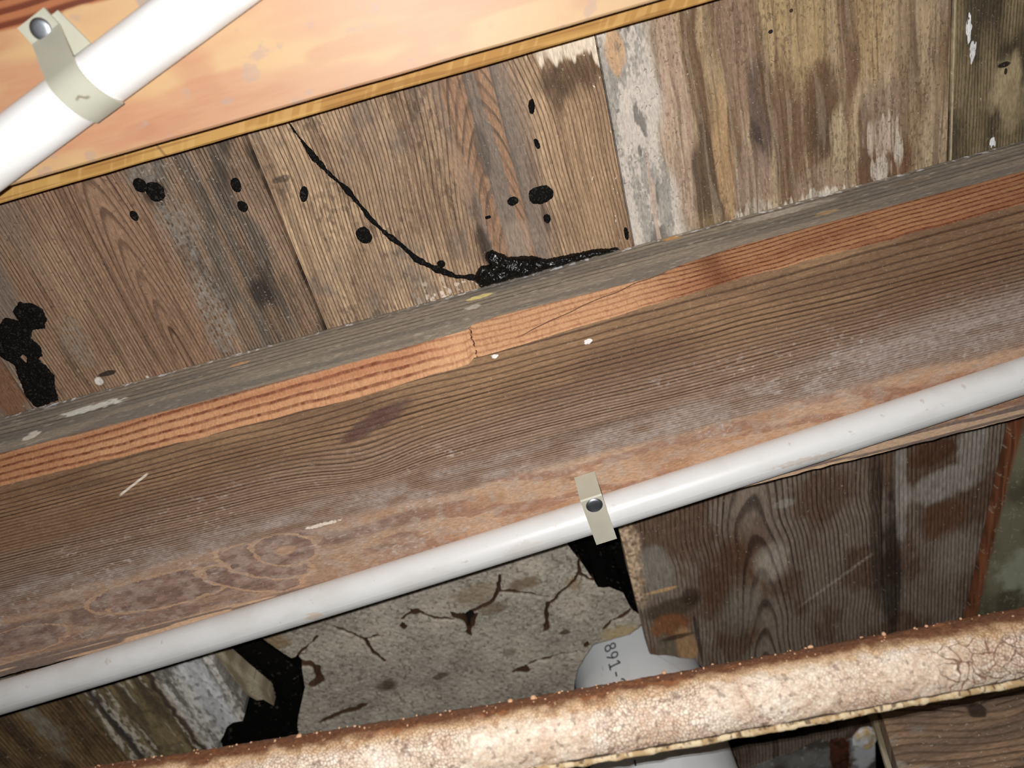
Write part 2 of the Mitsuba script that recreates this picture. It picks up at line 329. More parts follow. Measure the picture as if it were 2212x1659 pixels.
# --- dark boards of the lower bay
D = pal(1.25, 0.85)
def dark_board(p, n, uv):
    """Old dark boards round the drain, brown in places, greyed with lime in others."""
    x, y = p.x, p.y
    bc = 0.138 - 0.03 * (y - 0.5) + 0.006 * (noise(y * 26, 2.0) - 0.5)
    d = dr.maximum(0.004, 0.034 - 0.09 * (y - 0.42))
    wide = x > 0.248
    r = dr.select(wide, x, dr.sqrt(dr.square(x - bc) + dr.square(d))) + 0.0015 * (noise(x * 60, y * 14) - 0.5)
    late, rr, f = rings(r / 0.0034 + 0.8 * noise(y * 8, x * 25, 3))
    g = smoothstep(0.42, 0.62, fbm(x * 26, y * 20, 2.0) + 0.12 * (noise(x * 300, y * 50) - 0.5))
    c = mix(D(70, 50, 36), D(98, 86, 74), g * 0.8)
    c = mix(c, mix(D(34, 23, 16), D(44, 36, 30), g), late * 0.95)
    c = mix(c, D(88, 72, 58), 0.4 * noise(x * 1100, y * 70))
    wob = (fbm(x * 90, y * 60, 3.0) - 0.5) * 1.6
    GR, BR, BK = D(112, 105, 95), D(60, 36, 20), D(22, 18, 15)
    c = stains(c, x, y, wob, [(0.125, 0.490, 0.024, 0.030, BR, 0.6, 0.8), (0.150, 0.515, 0.013, 0.020, D(124, 112, 98), 0.7, 0.8), (0.115, 0.565, 0.020, 0.028, D(96, 90, 78), 0.6, 0.9), (0.165, 0.452, 0.008, 0.004, D(110, 104, 94), 0.7, 0.8), (0.095, 0.53, 0.014, 0.03, BR, 0.6, 0.8),
        (0.300, 0.475, 0.030, 0.018, GR, 0.85, 0.45), (0.325, 0.445, 0.012, 0.03, GR, 0.75, 0.5), (0.290, 0.440, 0.020, 0.014, BR, 0.85, 0.4), (0.305, 0.515, 0.022, 0.022, D(72, 46, 28), 0.85, 0.5), (0.315, 0.560, 0.018, 0.028, D(104, 94, 82), 0.6, 0.8),
        (0.2565, 0.56, 0.008, 0.09, BK, 0.8, 0.7), (0.2650, 0.47, 0.005, 0.06, D(120, 114, 104), 0.6, 0.7), (0.2430, 0.50, 0.006, 0.10, D(44, 34, 26), 0.75, 0.7)])
    # the split, rotten corner by the drain
    c = stains(c, x, y, wob * 0.7, [(0.0480, 0.490, 0.014, 0.030, D(92, 86, 76), 0.85, 0.4), (0.0560, 0.540, 0.024, 0.012, D(54, 42, 28), 0.9, 0.5), (0.0520, 0.562, 0.018, 0.016, D(92, 54, 24), 0.9, 0.5),
        (0.0620, 0.590, 0.010, 0.024, D(118, 88, 54), 0.9, 0.45), (0.0420, 0.592, 0.010, 0.022, D(74, 64, 50), 0.9, 0.5), (0.0740, 0.530, 0.008, 0.012, D(40, 26, 18), 0.8, 0.7), (0.0560, 0.577, 0.016, 0.003, D(40, 30, 20), 0.8, 0.6), (0.0500, 0.515, 0.015, 0.0022, D(150, 116, 66), 0.7, 0.6), (0.0735, 0.585, 0.0022, 0.03, D(36, 27, 20), 0.8, 0.6)])
    edge = 1 - smoothstep(0.033, 0.040, x + 0.008 * (noise(x * 150, y * 110) - 0.5) + 0.05 * (y - 0.48))
    c = mix(c, mix(D(160, 136, 106), D(84, 64, 46), noise(x * 420, y * 420)), edge * (1 - smoothstep(0.515, 0.535, y)))
    q = dr.abs((y - 0.555) + 0.62 * (x - 0.205))
    c = mix(c, D(140, 130, 118), (1 - smoothstep(0.001, 0.003, q)) * smoothstep(0.165, 0.18, x) * (1 - smoothstep(0.236, 0.242, x)) * 0.55 * noise(x * 900, y * 900))
    c = mix(c, D(30, 21, 15), late * 0.55 * smoothstep(0.07, 0.09, x))
    c = mix(c, D(168, 156, 140), grit(x, y, 1000, 0.90, 0.97) * 0.4)
    return micro(c, x, y, 900, 200, 0.35)
mat('wood_dark_board', dark_board, rough=0.7, spec=0.12)

def olive_board(p, n, uv):
    x, y = p.x, p.y
    c = mix(D(86, 82, 62), D(62, 56, 40), smoothstep(0.3, 0.7, fbm(x * 60, y * 30, 2.0)))
    e = x - (0.3556 - 0.1352 * (y - 0.4237))
    c = mix(c, mix(D(104, 58, 32), D(56, 32, 18), noise(x * 700, y * 40)), 1 - smoothstep(0.008, 0.013, e + 0.004 * (noise(x * 100, y * 30) - 0.5)))
    c = stains(c, x, y, (fbm(x * 120, y * 120, 1.0) - 0.5) * 2, [(0.385, 0.60, 0.03, 0.03, D(120, 124, 104), 0.7, 0.7)])
    return mix(c, D(136, 132, 112), grit(x, y, 700, 0.7, 0.9) * 0.35)
mat('wood_olive_board', olive_board, rough=0.6)

def left_dark(p, n, uv):
    x, y = p.x, p.y
    xw = x + 0.003 * (noise(x * 80, y * 20) - 0.5)
    late, rr, f = rings(xw / 0.004 + noise(y * 7, x * 20))
    c = mix(D(96, 74, 46), D(62, 46, 30), smoothstep(0.3, 0.7, fbm(xw * 60, y * 16, 2.0)))
    c = mix(c, D(38, 27, 18), late * 0.7)
    c = mix(c, D(104, 98, 84), smoothstep(0.55, 0.75, fbm(x * 40, y * 40, 9.0)) * 0.6)
    return micro(mix(c, D(150, 140, 118), grit(x, y, 900, 0.86, 0.95) * 0.5), x, y, 800, 200, 0.4)
mat('wood_left_dark', left_dark, rough=0.6)

def left_grey(p, n, uv):
    x, y = p.x, p.y
    xs = x - 0.12 * (y - 0.52) * 0 
    xw = xs + 0.006 * (fbm(x * 50, y * 24, 1.0) - 0.5) + 0.003 * (fbm(x * 300, y * 130, 2.0) - 0.5)
    c = mix(D(104, 88, 58), D(66, 54, 38), smoothstep(0.3, 0.7, fbm(xw * 150, y * 16, 1.0)))
    c = mix(c, D(150, 142, 124), smoothstep(0.60, 0.78, noise(xw * 260, y * 9, 3)) * 0.8 * smoothstep(0.35, 0.6, fbm(x * 500, y * 200, 4.0)))
    w = smoothstep(-0.406, -0.400, xw)
    c = mix(c, mix(D(156, 151, 142), D(88, 85, 78), smoothstep(0.38, 0.66, fbm(xw * 170, y * 22, 5.0) + 0.2 * (noise(x * 600, y * 300) - 0.5))), w)
    c = mix(c, D(206, 203, 198), w * smoothstep(-0.390, -0.375, xw) * (1 - smoothstep(-0.362, -0.356, xw)) * (0.45 + 0.45 * fbm(x * 200, y * 120, 3.0)))
    c = mix(c, D(46, 36, 28), (1 - smoothstep(0.001, 0.0045, dr.abs(xw + 0.4080 + 0.004 * (noise(y * 160, 1) - 0.5)))) * 0.9)
    c = mix(c, D(40, 38, 40), (1 - smoothstep(0.001, 0.004, dr.abs(xw + 0.4640))) * 0.8)
    return micro(mix(c, D(60, 50, 40), smoothstep(0.50, 0.75, fbm(x * 320, y * 180, 7.0)) * 0.6), x, y, 800, 300, 0.3)
mat('wood_left_grey', left_grey, rough=0.6)

def splinter(p, n, uv):
    x, y = p.x, p.y
    c = mix(D(124, 114, 92), D(92, 80, 60), smoothstep(0.3, 0.7, fbm(x * 200, y * 60, 1.0)))
    return mix(c, D(84, 72, 52), grit(x, y, 600, 0.6, 0.9) * 0.6)
mat('wood_splinter', splinter)

def debris(p, n, uv):
    x, y = p.x, p.y
    c = mix(D(92, 90, 86), D(58, 52, 46), smoothstep(0.3, 0.7, fbm(x * 60, y * 60, 1.0)))
    c = stains(c, x, y, (fbm(x * 160, y * 160, 2.0) - 0.5) * 2, [(0.199, 0.815, 0.011, 0.04, D(64, 34, 20), 0.95, 0.4), (0.225, 0.81, 0.014, 0.03, D(170, 166, 156), 0.8, 0.6)])
    return mix(c, D(150, 146, 138), grit(x, y, 500, 0.75, 0.92) * 0.5)
mat('wood_debris', debris)

G = 0.0007
def plank(pts, m, z=ZC, th=0.020, label=None):
    return obj('plank', board(Polygon(pts).buffer(0), z, z + th), m, ceil, label=label)
# upper bay: four whole boards, another at the left
S1, S2, S3, SL = -0.1409, 0.0806, 0.2977, -0.3605
yA, yB = -0.10, 0.275
plank([(SL - 0.2, yA), (SL - G, yA), (SL - G, yB), (SL - 0.2, yB)], 'wood_board_one', ZC + 0.0006)
plank([(SL + G, yA), (S1 - 0.0013, yA), (S1 - 0.0013, yB), (SL + G, yB)], 'wood_board_one')
plank([(S1 + 0.0009, yA), (S2 - 0.0009, yA), (S2 - 0.0009, yB), (S1 + 0.0009, yB)], 'wood_board_two', ZC - 0.0003)
plank([(S2 + 0.0006, yA), (S3 - 0.0003, yA), (S3 - 0.0003, yB), (S2 + 0.0006, yB)], 'wood_board_three', ZC + 0.0004, label='board with peeling whitewash and brown damp stains')
plank([(S3 + 0.0002, yA), (S3 + 0.22, yA), (S3 + 0.22, yB), (S3 + 0.0002, yB)], 'wood_board_four', label='dark olive board with pale painted glints')
# lower bay
plank(np.vstack([[(0.0252, 0.279), (0.2470, 0.279), (0.2468, 0.80)], [(0.084, 0.80), (0.082, 0.66), (0.0745, 0.635)], rough_line((0.0675, 0.6125), (0.0275, 0.592), 14, 0.0025, 3, 1), rough_line((0.0262, 0.590), (0.0250, 0.40), 20, 0.0008, 4, 0)]), 'wood_dark_board', label='dark board with a split corner beside the drain')
plank([(0.2484, 0.279), (0.3740, 0.279), (0.3556 - 0.002, 0.4237), (0.3250, 0.65), (0.306, 0.80), (0.2482, 0.80)], 'wood_dark_board', ZC + 0.0005)
plank([(0.376, 0.279), (0.75, 0.279), (0.75, 0.80), (0.308, 0.80), (0.3272, 0.65), (0.3560, 0.4237)], 'wood_olive_board', ZC - 0.001, label='olive board with a rusty edge')
plank([(-0.80, 0.279), (-0.4795, 0.279), (-0.4795, 0.80), (-0.80, 0.80)], 'wood_left_dark', ZC + 0.0005)
plank(np.vstack([[(-0.4782, 0.279), (-0.3525, 0.279)], rough_line((-0.3500, 0.44), (-0.3440, 0.512), 8, 0.001, 5, 0), [(-0.343, 0.524), (-0.348, 0.531), (-0.352, 0.541), (-0.357, 0.548), (-0.366, 0.547), (-0.374, 0.551), (-0.381, 0.560), (-0.3885, 0.568), (-0.3945, 0.567), (-0.399, 0.590), (-0.410, 0.62), (-0.42, 0.66), (-0.4782, 0.66)]]), 'wood_left_grey', label='grey limewashed board with a jagged broken end')
plank([(-0.3515, 0.279), (-0.3300, 0.279), (-0.3380, 0.455), (-0.3360, 0.468), (-0.3270, 0.505), (-0.3210, 0.522), (-0.3245, 0.542), (-0.3300, 0.531), (-0.3360, 0.530), (-0.3415, 0.520), (-0.3430, 0.505), (-0.3485, 0.44)], 'wood_splinter', ZC + 0.003, 0.014, label='pale torn sliver of board')

# the felt above and the mortar bed of the floor overhead
mat('black_felt', lambda p, n, uv: mix((0.005, 0.0045, 0.004), (0.09, 0.075, 0.055), smoothstep(0.62, 0.82, fbm(p.x * 330, p.y * 330, p.z * 330)) * smoothstep(0.4, 0.65, fbm(p.x * 60, p.y * 60, 3.0))), rough=0.95, spec=0.03)
obj('felt_underlay', prism(Polygon([(-0.9, -0.12), (0.8, -0.12), (0.8, 0.95), (-0.9, 0.95)]), 0.575, 0.578), 'black_felt', ceil, label='black felt glimpsed in the gaps')

Mo = pal(1.36)
mcracks = [([(-0.0863, 0.4673), (-0.0903, 0.486), (-0.1011, 0.4942), (-0.1255, 0.5037)], 0.0015), ([(-0.0903, 0.486), (-0.0700, 0.494), (-0.0480, 0.505)], 0.0013),
           ([(-0.0236, 0.4943), (-0.0518, 0.514), (-0.0590, 0.536)], 0.0017), ([(-0.0590, 0.536), (-0.0625, 0.5450)], 0.002),
           ([(-0.2438, 0.4777), (-0.2235, 0.5002), (-0.2153, 0.5347)], 0.0014), ([(-0.2235, 0.5002), (-0.2100, 0.5020)], 0.0012),
           ([(-0.1826, 0.4900), (-0.1690, 0.4815), (-0.1542, 0.4968), (-0.1391, 0.505)], 0.0014),
           ([(0.0183, 0.5473), (-0.0087, 0.561)], 0.0016), ([(-0.0377, 0.5816), (-0.0884, 0.5834), (-0.1041, 0.591)], 0.0012),
           ([(-0.2614, 0.4837), (-0.2947, 0.5063)], 0.0013), ([(-0.0107, 0.4537), (-0.0179, 0.4875), (0.0002, 0.504)], 0.0014), ([(-0.0179, 0.4875), (-0.0236, 0.4943)], 0.001), ([(-0.290, 0.507), (-0.276, 0.52), (-0.279, 0.536), (-0.288, 0.542)], 0.0035), ([(-0.300, 0.592), (-0.270, 0.587), (-0.25, 0.585)], 0.002)]
mholes = [Polygon([(-0.1405, 0.4945), (-0.1290, 0.5005), (-0.1165, 0.5050), (-0.1215, 0.5120), (-0.1225, 0.5180), (-0.1310, 0.5300), (-0.1325, 0.5230), (-0.1290, 0.5180), (-0.1375, 0.5040)]),
          Polygon([(-0.1040, 0.591), (-0.0890, 0.584), (-0.0860, 0.593), (-0.0905, 0.597), (-0.095, 0.594)]),
          Polygon([(-0.0330, 0.5760), (-0.0260, 0.5730), (-0.0245, 0.5800), (-0.0320, 0.5830)]), Polygon([(-0.1735, 0.4790), (-0.1665, 0.4800), (-0.1660, 0.4880), (-0.1720, 0.4870)]), Polygon([(-0.1890, 0.4960), (-0.1830, 0.4930), (-0.1825, 0.5010), (-0.1870, 0.5030)])]
crack_geo = unary_union([LineString(c).buffer(w * 0.7) for c, w in mcracks])

crack_pts = []
for c, w in mcracks:
    for a, b in zip(c[:-1], c[1:]): crack_pts.append((a, b, w))
def mortar(p, n, uv):
    x, y = p.x, p.y
    c = mix(Mo(131, 122, 109), Mo(110, 104, 93), smoothstep(0.3, 0.7, fbm(x * 34, y * 34, 1.0)))
    c = mix(c, Mo(144, 137, 126), smoothstep(0.4, 0.75, fbm(x * 420, y * 420, 4.0)) * 0.5)
    c = mix(c, Mo(62, 52, 41), smoothstep(0.60, 0.70, fbm(x * 420, y * 400, 7.0)) * 0.55)
    c = micro(c, x, y, 700, 700, 0.22)
    c = stains(c, x, y, (fbm(x * 120, y * 120, 3.0) - 0.5) * 1.6, [(-0.0655, 0.482, 0.014, 0.008, Mo(84, 68, 52), 0.8, 0.7), (-0.112, 0.482, 0.02, 0.012, Mo(104, 86, 66), 0.6, 0.8),
        (-0.222, 0.566, 0.010, 0.009, Mo(56, 44, 34), 0.85, 0.6), (0.004, 0.572, 0.018, 0.010, Mo(124, 106, 70), 0.7, 0.8), (-0.300, 0.478, 0.014, 0.01, Mo(96, 76, 52), 0.8, 0.7), (-0.1, 0.503, 0.012, 0.007, Mo(78, 60, 44), 0.6, 0.8),
        (-0.046, 0.553, 0.005, 0.003, Mo(52, 40, 30), 0.85, 0.6), (-0.171, 0.57, 0.008, 0.004, Mo(56, 46, 36), 0.8, 0.6), (-0.1, 0.562, 0.006, 0.006, Mo(80, 72, 56), 0.6, 0.6), (-0.025, 0.497, 0.007, 0.008, Mo(100, 80, 56), 0.6, 0.8)])
    # rust-brown dirt lodged in the cracks, which are cut into the mesh
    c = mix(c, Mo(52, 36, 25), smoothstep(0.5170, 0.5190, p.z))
    return mix(c, Mo(20, 18, 14), smoothstep(0.526, 0.532, p.z))  # deep holes go near black with depth: shade put into the colour
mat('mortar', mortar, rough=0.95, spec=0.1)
def mortar_mesh():
    out = Polygon([(-0.345, 0.40), (-0.331, 0.440), (-0.3110, 0.462), (-0.2990, 0.490), (-0.2880, 0.513), (-0.2960, 0.542), (-0.3170, 0.578), (-0.34, 0.63), (-0.36, 0.80), (0.20, 0.80), (0.20, 0.57), (0.030, 0.560), (0.0200, 0.545), (0.0165, 0.522), (0.006, 0.512), (-0.004, 0.509), (-0.012, 0.478), (-0.020, 0.452), (-0.024, 0.40)])
    out = out.difference(Polygon([(-0.0545, 0.640), (-0.0519, 0.6268), (-0.0440, 0.606), (-0.0330, 0.590), (-0.0231, 0.5785), (-0.005, 0.5765), (0.0131, 0.5760), (0.03, 0.566), (0.25, 0.566), (0.25, 0.90), (-0.0545, 0.90)]))
    res = 0.0009
    xs, ys = np.arange(-0.37, 0.21, res), np.arange(0.40, 0.80, res)
    X, Y = np.meshgrid(xs, ys, indexing='ij')
    W = (meshkit.fbm(np.stack([X * 90, Y * 90, X * 0], -1), 3, 5) - 0.5) * 0.006
    W2 = (meshkit.fbm(np.stack([X * 90, Y * 90, X * 0 + 9], -1), 3, 6) - 0.5) * 0.006
    Z = 0.5160 + 0.0035 * (meshkit.fbm(np.stack([X * 22, Y * 22, X * 0], -1), 4, 2) - 0.5) + 0.0014 * (meshkit.fbm(np.stack([X * 320, Y * 320, X * 0], -1), 3, 3) - 0.5)
    pts = shapely.points(X + W, Y + W2)
    for c, w in mcracks:
        L = LineString(c); d = shapely.distance(pts, L)
        ww = 1.35 * w * (0.35 + 1.0 * meshkit.noise(np.stack([X * 180, Y * 180, X * 0 + w * 999], -1), 4))
        Z += 0.008 * np.clip(1.25 - d / ww, 0, 1)
    for h in mholes:
        d = np.where(shapely.contains(h, pts), shapely.distance(pts, h.exterior), 0)
        Z += np.clip(d / 0.0012, 0, 1) * 0.035
    inside = shapely.contains_xy(out, X, Y)
    cell = inside[:-1, :-1] & inside[1:, :-1] & inside[:-1, 1:] & inside[1:, 1:]
    idx = np.arange(X.size).reshape(X.shape)
    i, j = np.nonzero(cell)
    a, b, c, e = idx[i, j], idx[i + 1, j], idx[i + 1, j + 1], idx[i, j + 1]
    F = np.vstack([np.stack([a, c, b], 1), np.stack([a, e, c], 1)])
    V = np.stack([X.ravel(), Y.ravel(), Z.ravel()], -1)
    # the outline itself: grid points on the rim are drawn onto it
    ring = out.exterior
    ed = np.sort(np.vstack([F[:, [0, 1]], F[:, [1, 2]], F[:, [2, 0]]]), axis=1)
    u, cnt = np.unique(ed, axis=0, return_counts=True)
    bd = u[cnt == 1]
    rim = np.unique(bd)
    near = shapely.line_interpolate_point(out.boundary, shapely.line_locate_point(out.boundary, shapely.points(V[rim, :2])))
    V[rim, 0], V[rim, 1] = shapely.get_x(near), shapely.get_y(near)
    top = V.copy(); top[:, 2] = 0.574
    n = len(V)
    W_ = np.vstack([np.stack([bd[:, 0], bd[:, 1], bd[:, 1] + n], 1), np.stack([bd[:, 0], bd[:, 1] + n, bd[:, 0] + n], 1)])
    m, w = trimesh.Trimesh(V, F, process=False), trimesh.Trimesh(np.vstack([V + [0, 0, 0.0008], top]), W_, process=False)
    m.remove_unreferenced_vertices(); w.remove_unreferenced_vertices()
    return m, w
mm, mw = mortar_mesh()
obj('dark_lining', mw, 'black_felt', ceil, label='black lining added over the mortar edge walls to keep the gap dark')  # mortar side walls covered in black so the gap stays dark under the flash
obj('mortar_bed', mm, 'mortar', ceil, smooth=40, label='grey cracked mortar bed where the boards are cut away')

# ================================================================== the beam across the middle
ZB = 0.4187
def interp(pts):
    a = np.array(pts); return lambda x: np.interp(x, a[:, 0], a[:, 1])
zg = interp([(-0.7, 0.441), (-0.352, 0.439), (-0.2255, 0.4358), (-0.1032, 0.4335), (-0.0400, 0.4365), (-0.0370, 0.4420), (-0.0170, 0.4445), (0.0169, 0.4425), (0.0793, 0.4405), (0.100, 0.4475), (0.1386, 0.4525), (0.315, 0.4495), (0.7, 0.449)])
yb = interp([(-0.7, 0.2058), (-0.3486, 0.2058), (-0.2276, 0.2094), (-0.1077, 0.2105), (-0.060, 0.209), (-0.044, 0.2078), (-0.040, 0.2048), (-0.0164, 0.2050), (0.0692, 0.2015), (0.126, 0.1995), (0.2949, 0.2005), (0.7, 0.2005)])
bx = np.linspace(-0.62, 0.62, 621)
w1 = (meshkit.fbm(np.stack([bx * 60, bx * 0, bx * 0], -1), 3, 1) - 0.5) * 0.0016
w2 = (meshkit.fbm(np.stack([bx * 60, bx * 0 + 5, bx * 0], -1), 3, 2) - 0.5) * 0.0016
zgx, ybx = zg(bx) + w1, yb(bx) + w2
def loft(sections):
    """Closed solid through sections (n, k, 3), each a convex outline in the same order."""
    S = np.asarray(sections); n, k = S.shape[:2]
    V = S.reshape(-1, 3)
    i, j = np.meshgrid(np.arange(n - 1), np.arange(k), indexing='ij')
    a, b = (i * k + j).ravel(), (i * k + (j + 1) % k).ravel()
    F = np.vstack([np.stack([a, b, b + k], 1), np.stack([a, b + k, a + k], 1)])
    f0 = np.stack([np.zeros(k - 2, int), np.arange(1, k - 1), np.arange(2, k)], 1)
    F = np.vstack([F, f0[:, ::-1], f0 + (n - 1) * k])
    m = trimesh.Trimesh(V, F, process=False)
    if m.volume < 0: m.invert()
    return m
def stack(*cols): return np.stack([np.stack([bx, np.broadcast_to(y, bx.shape), np.broadcast_to(z, bx.shape)], -1) for y, z in cols], 1)
c_ = 0.0008
beam = thing('floor_beam', 'heavy weathered brown wooden beam running across the middle, white pipe strapped beneath', 'beam')
yw = 0.356 + (meshkit.fbm(np.stack([bx * 90, bx * 0 + 2, bx * 0], -1), 3, 8) - 0.5) * 0.0018

B, GS, CH = pal(2.85, 0.84), pal(1.5, 0.9), pal(3.8, 0.86)
def beam_tex(p, n, uv):
    x, y, z = p.x, p.y, p.z
    # -- the wide underside
    xk, yk = x + 0.1115, y - 0.2303
    along, acr = 0.947 * xk - 0.320 * yk, 0.320 * xk + 0.947 * yk
    kq = dr.square(along / 0.031) + dr.square(acr / 0.0062)
    push = 0.0075 * dr.exp(-dr.square((x + 0.128) / 0.032) - dr.square((y - 0.2600) / 0.020)) - 0.003 * dr.exp(-dr.square((x + 0.09) / 0.04) - dr.square((y - 0.215) / 0.012))
    u = y - 0.205 + 0.004 * (noise(x * 9, y * 30) - 0.5) + 0.0010 * (noise(x * 40, y * 150) - 0.5) - push - 0.020 * x * smoothstep(0.0, 0.03, y - 0.21) * smoothstep(0.25, 0.0, x)
    t = 150 * u + 2600 * dr.square(u)
    i = dr.floor(t); f = t - i; rr = cell_rand(i, 4)
    fineness = smoothstep(0.0, 0.045, u)
    late = smoothstep(0.32 + 0.33 * (1 - fineness), 0.80, f) * (1 - smoothstep(0.90, 1.0, f)) * (0.5 + 0.5 * rr)
    c = mix(B(144, 108, 72), B(118, 86, 58), smoothstep(0.3, 0.7, fbm(x * 16, y * 60, 2.0)))
    c = mix(c, B(158, 126, 102), smoothstep(0.230, 0.268, y) * 0.85)
    c = mix(c, B(52, 31, 20), late * (0.85 + 0.13 * fineness) * (1 - 0.2 * smoothstep(0.28, 0.292, y)))
    c = mix(c, B(104, 76, 52), 0.5 * noise(x * 90, y * 1400))
    wob = (fbm(x * 130, y * 160, 3.0) - 0.5) * 1.0
    c = mix(c, mix(B(96, 72, 60), B(82, 52, 44), noise(x * 140, y * 260)), 0.9 * (1 - smoothstep(0.5, 1.25, kq + wob)))
    c = stains(c, x, y, wob, [(-0.30, 0.2215, 0.02, 0.003, B(92, 70, 52), 0.6, 0.8), (-0.35, 0.245, 0.05, 0.010, B(128, 90, 56), 0.5, 0.8), (0.02, 0.2775, 0.05, 0.004, B(92, 68, 50), 0.4, 0.9)])
    # cathedral figure towards the far edge
    h = 2.3 * fbm(x * 8, y * 26, 5.0) + 24 * (y - 0.31) + 1.4 * dr.exp(-dr.square((x + 0.198) / 0.020) - dr.square((y - 0.308) / 0.010)) - 1.2 * dr.exp(-dr.square((x + 0.40) / 0.035) - dr.square((y - 0.326) / 0.012)) + 0.07 * (noise(x * 240, y * 420) - 0.5) - 2.2 * x * smoothstep(-0.12, 0.1, x)
    hf = h * 1.7 - dr.floor(h * 1.7)
    side = smoothstep(-0.18, -0.06, x)
    band = smoothstep(0.18 + 0.34 * side, 0.22 + 0.46 * side, hf) * (1 - smoothstep(0.90, 0.99, hf))
    o = mix(B(184, 144, 108), B(170, 126, 90), smoothstep(0.4, 0.7, noise(x * 30, y * 90)))
    dkc = mix(mix(B(106, 80, 72), B(128, 100, 84), noise(x * 60, y * 120, 3)), B(144, 98, 74), side)
    o = mix(o, dkc, band * (0.9 - 0.15 * side))
    OR, PU = B(182, 142, 106), B(106, 82, 75)
    ow = 0.55 * (fbm(x * 110, y * 200, 4.0) - 0.5) + 0.12 * (noise(x * 700, y * 900) - 0.5)
    yr = y + 0.0 * x
    o = mix(o, mix(B(172, 136, 104), B(124, 98, 86), smoothstep(0.38, 0.55, fbm(x * 26, y * 110, 7.0))), (1 - side) * 0.75)
    for (cx, cy, rx, ry, t, ln) in ((-0.296, 0.3170, 0.056, 0.0150, 0.04, 0.16), (-0.2330, 0.3260, 0.034, 0.0130, 0.42, 0.20), (-0.2200, 0.3150, 0.030, 0.0165, 0.42, 0.16), (-0.2030, 0.3090, 0.0225, 0.0150, 0.16, 0.14), (-0.408, 0.3290, 0.036, 0.0125, 0.0, 0.08)):
        u_, v_ = x - cx, y - cy - t * (x - cx)
        q = dr.square(u_ / rx) + dr.square(v_ / ry) + ow
        o = mix(o, OR, 1 - smoothstep(1.0, 1.08, q))
        o = mix(o, mix(PU, B(140, 112, 100), smoothstep(0.35, 0.65, fbm(x * 120, y * 260, 2.0))), 0.9 * (1 - smoothstep(1 - ln - 0.08, 1 - ln, q)))
    q = dr.square((x + 0.203) / 0.0085) + dr.square((y - 0.3095) / 0.0042) + ow
    o = mix(o, OR, 0.9 * (1 - smoothstep(0.4, 1.2, q)))
    o = mix(o, B(160, 120, 92), 0.4 * noise(x * 200, y * 900))
    o = mix(o, B(172, 150, 132), smoothstep(0.45, 0.72, fbm(x * 160, y * 240, 8.0)) * 0.45)
    cm = smoothstep(0.2935, 0.2985, y + 0.006 * (noise(x * 26, y * 40, 6) - 0.5) + 0.0015 * (noise(x * 300, y * 300) - 0.5))
    c = mix(c, o, cm)
    # grey dust lying in a band, thicker to the right
    du = (1 - smoothstep(0.004, 0.020 + 0.012 * smoothstep(0.0, 0.3, x), dr.abs(y - 0.290 + 0.012 * smoothstep(0.05, 0.3, x)))) * smoothstep(0.15, 0.85, fbm(x * 60, y * 150, 1.0) + 0.25 * smoothstep(0.0, 0.3, x)) * (0.45 + 0.55 * smoothstep(0.25, 0.7, fbm(x * 420, y * 600, 2.0))) * (1 - 0.5 * cm)
    c = mix(c, B(168, 150, 138), du * 0.85)
    c = mix(c, B(204, 188, 172), grit(x, y, 1700, 0.82, 0.95) * (0.20 + 0.3 * du + 0.2 * cm))
    c = mix(c, B(186, 172, 160), smoothstep(0.60, 0.78, fbm(x * 330, y * 520, 6.0)) * smoothstep(0.45, 0.7, fbm(x * 30, y * 60, 4.0)) * smoothstep(0.235, 0.27, y) * 0.55)
    c = stains(c, x, y, (noise(x * 900, y * 900) - 0.5) * 1.2, [(0.0294, 0.2145, 0.0024, 0.0017, B(225, 218, 210), 0.9, 0.3), (-0.0279, 0.2079, 0.0022, 0.0014, B(225, 218, 210), 0.9, 0.3), (-0.172, 0.2965, 0.012, 0.0014, B(226, 206, 182), 0.9, 0.4)])
    q = dr.abs((y - 0.2290) + 0.42 * (x + 0.27))
    c = mix(c, B(216, 200, 178), (1 - smoothstep(0.0004, 0.0012, q)) * (1 - smoothstep(0.010, 0.013, dr.abs(x + 0.272))) * 0.9)
    # worn far edge
    c = mix(c, mix(B(196, 160, 124), B(128, 106, 92), smoothstep(0.45, 0.6, noise(x * 25, y * 520))), smoothstep(0.343, 0.346, y))
    c = mix(c, B(62, 38, 25), late * 0.30 * (1 - cm))
    c = micro(c, x, y, 500, 1500, 0.26)
    # -- the grey weathered side towards the boards
    s = 3.2 * (z - 0.44) / 0.06
    zz = z + 0.004 * (noise(x * 7, z * 60) - 0.5) + 0.0007 * (noise(x * 50, z * 300) - 0.5)
    lt, r2, f2 = rings(zz / 0.0062 + 1.2 * noise(x * 6, 2.0))
    g = mix(GS(116, 105, 90), GS(96, 88, 78), smoothstep(0.35, 0.65, noise(x * 12, z * 140)))
    g = mix(g, GS(62, 55, 47), lt * 0.9 * smoothstep(0.450, 0.472, z + 0.02 * (noise(x * 8, 3.0) - 0.5)))
    g = mix(g, GS(96, 90, 82), 0.5 * noise(x * 120, z * 1300))
    wb = (noise(x * 260, z * 500) - 0.5) * 1.5
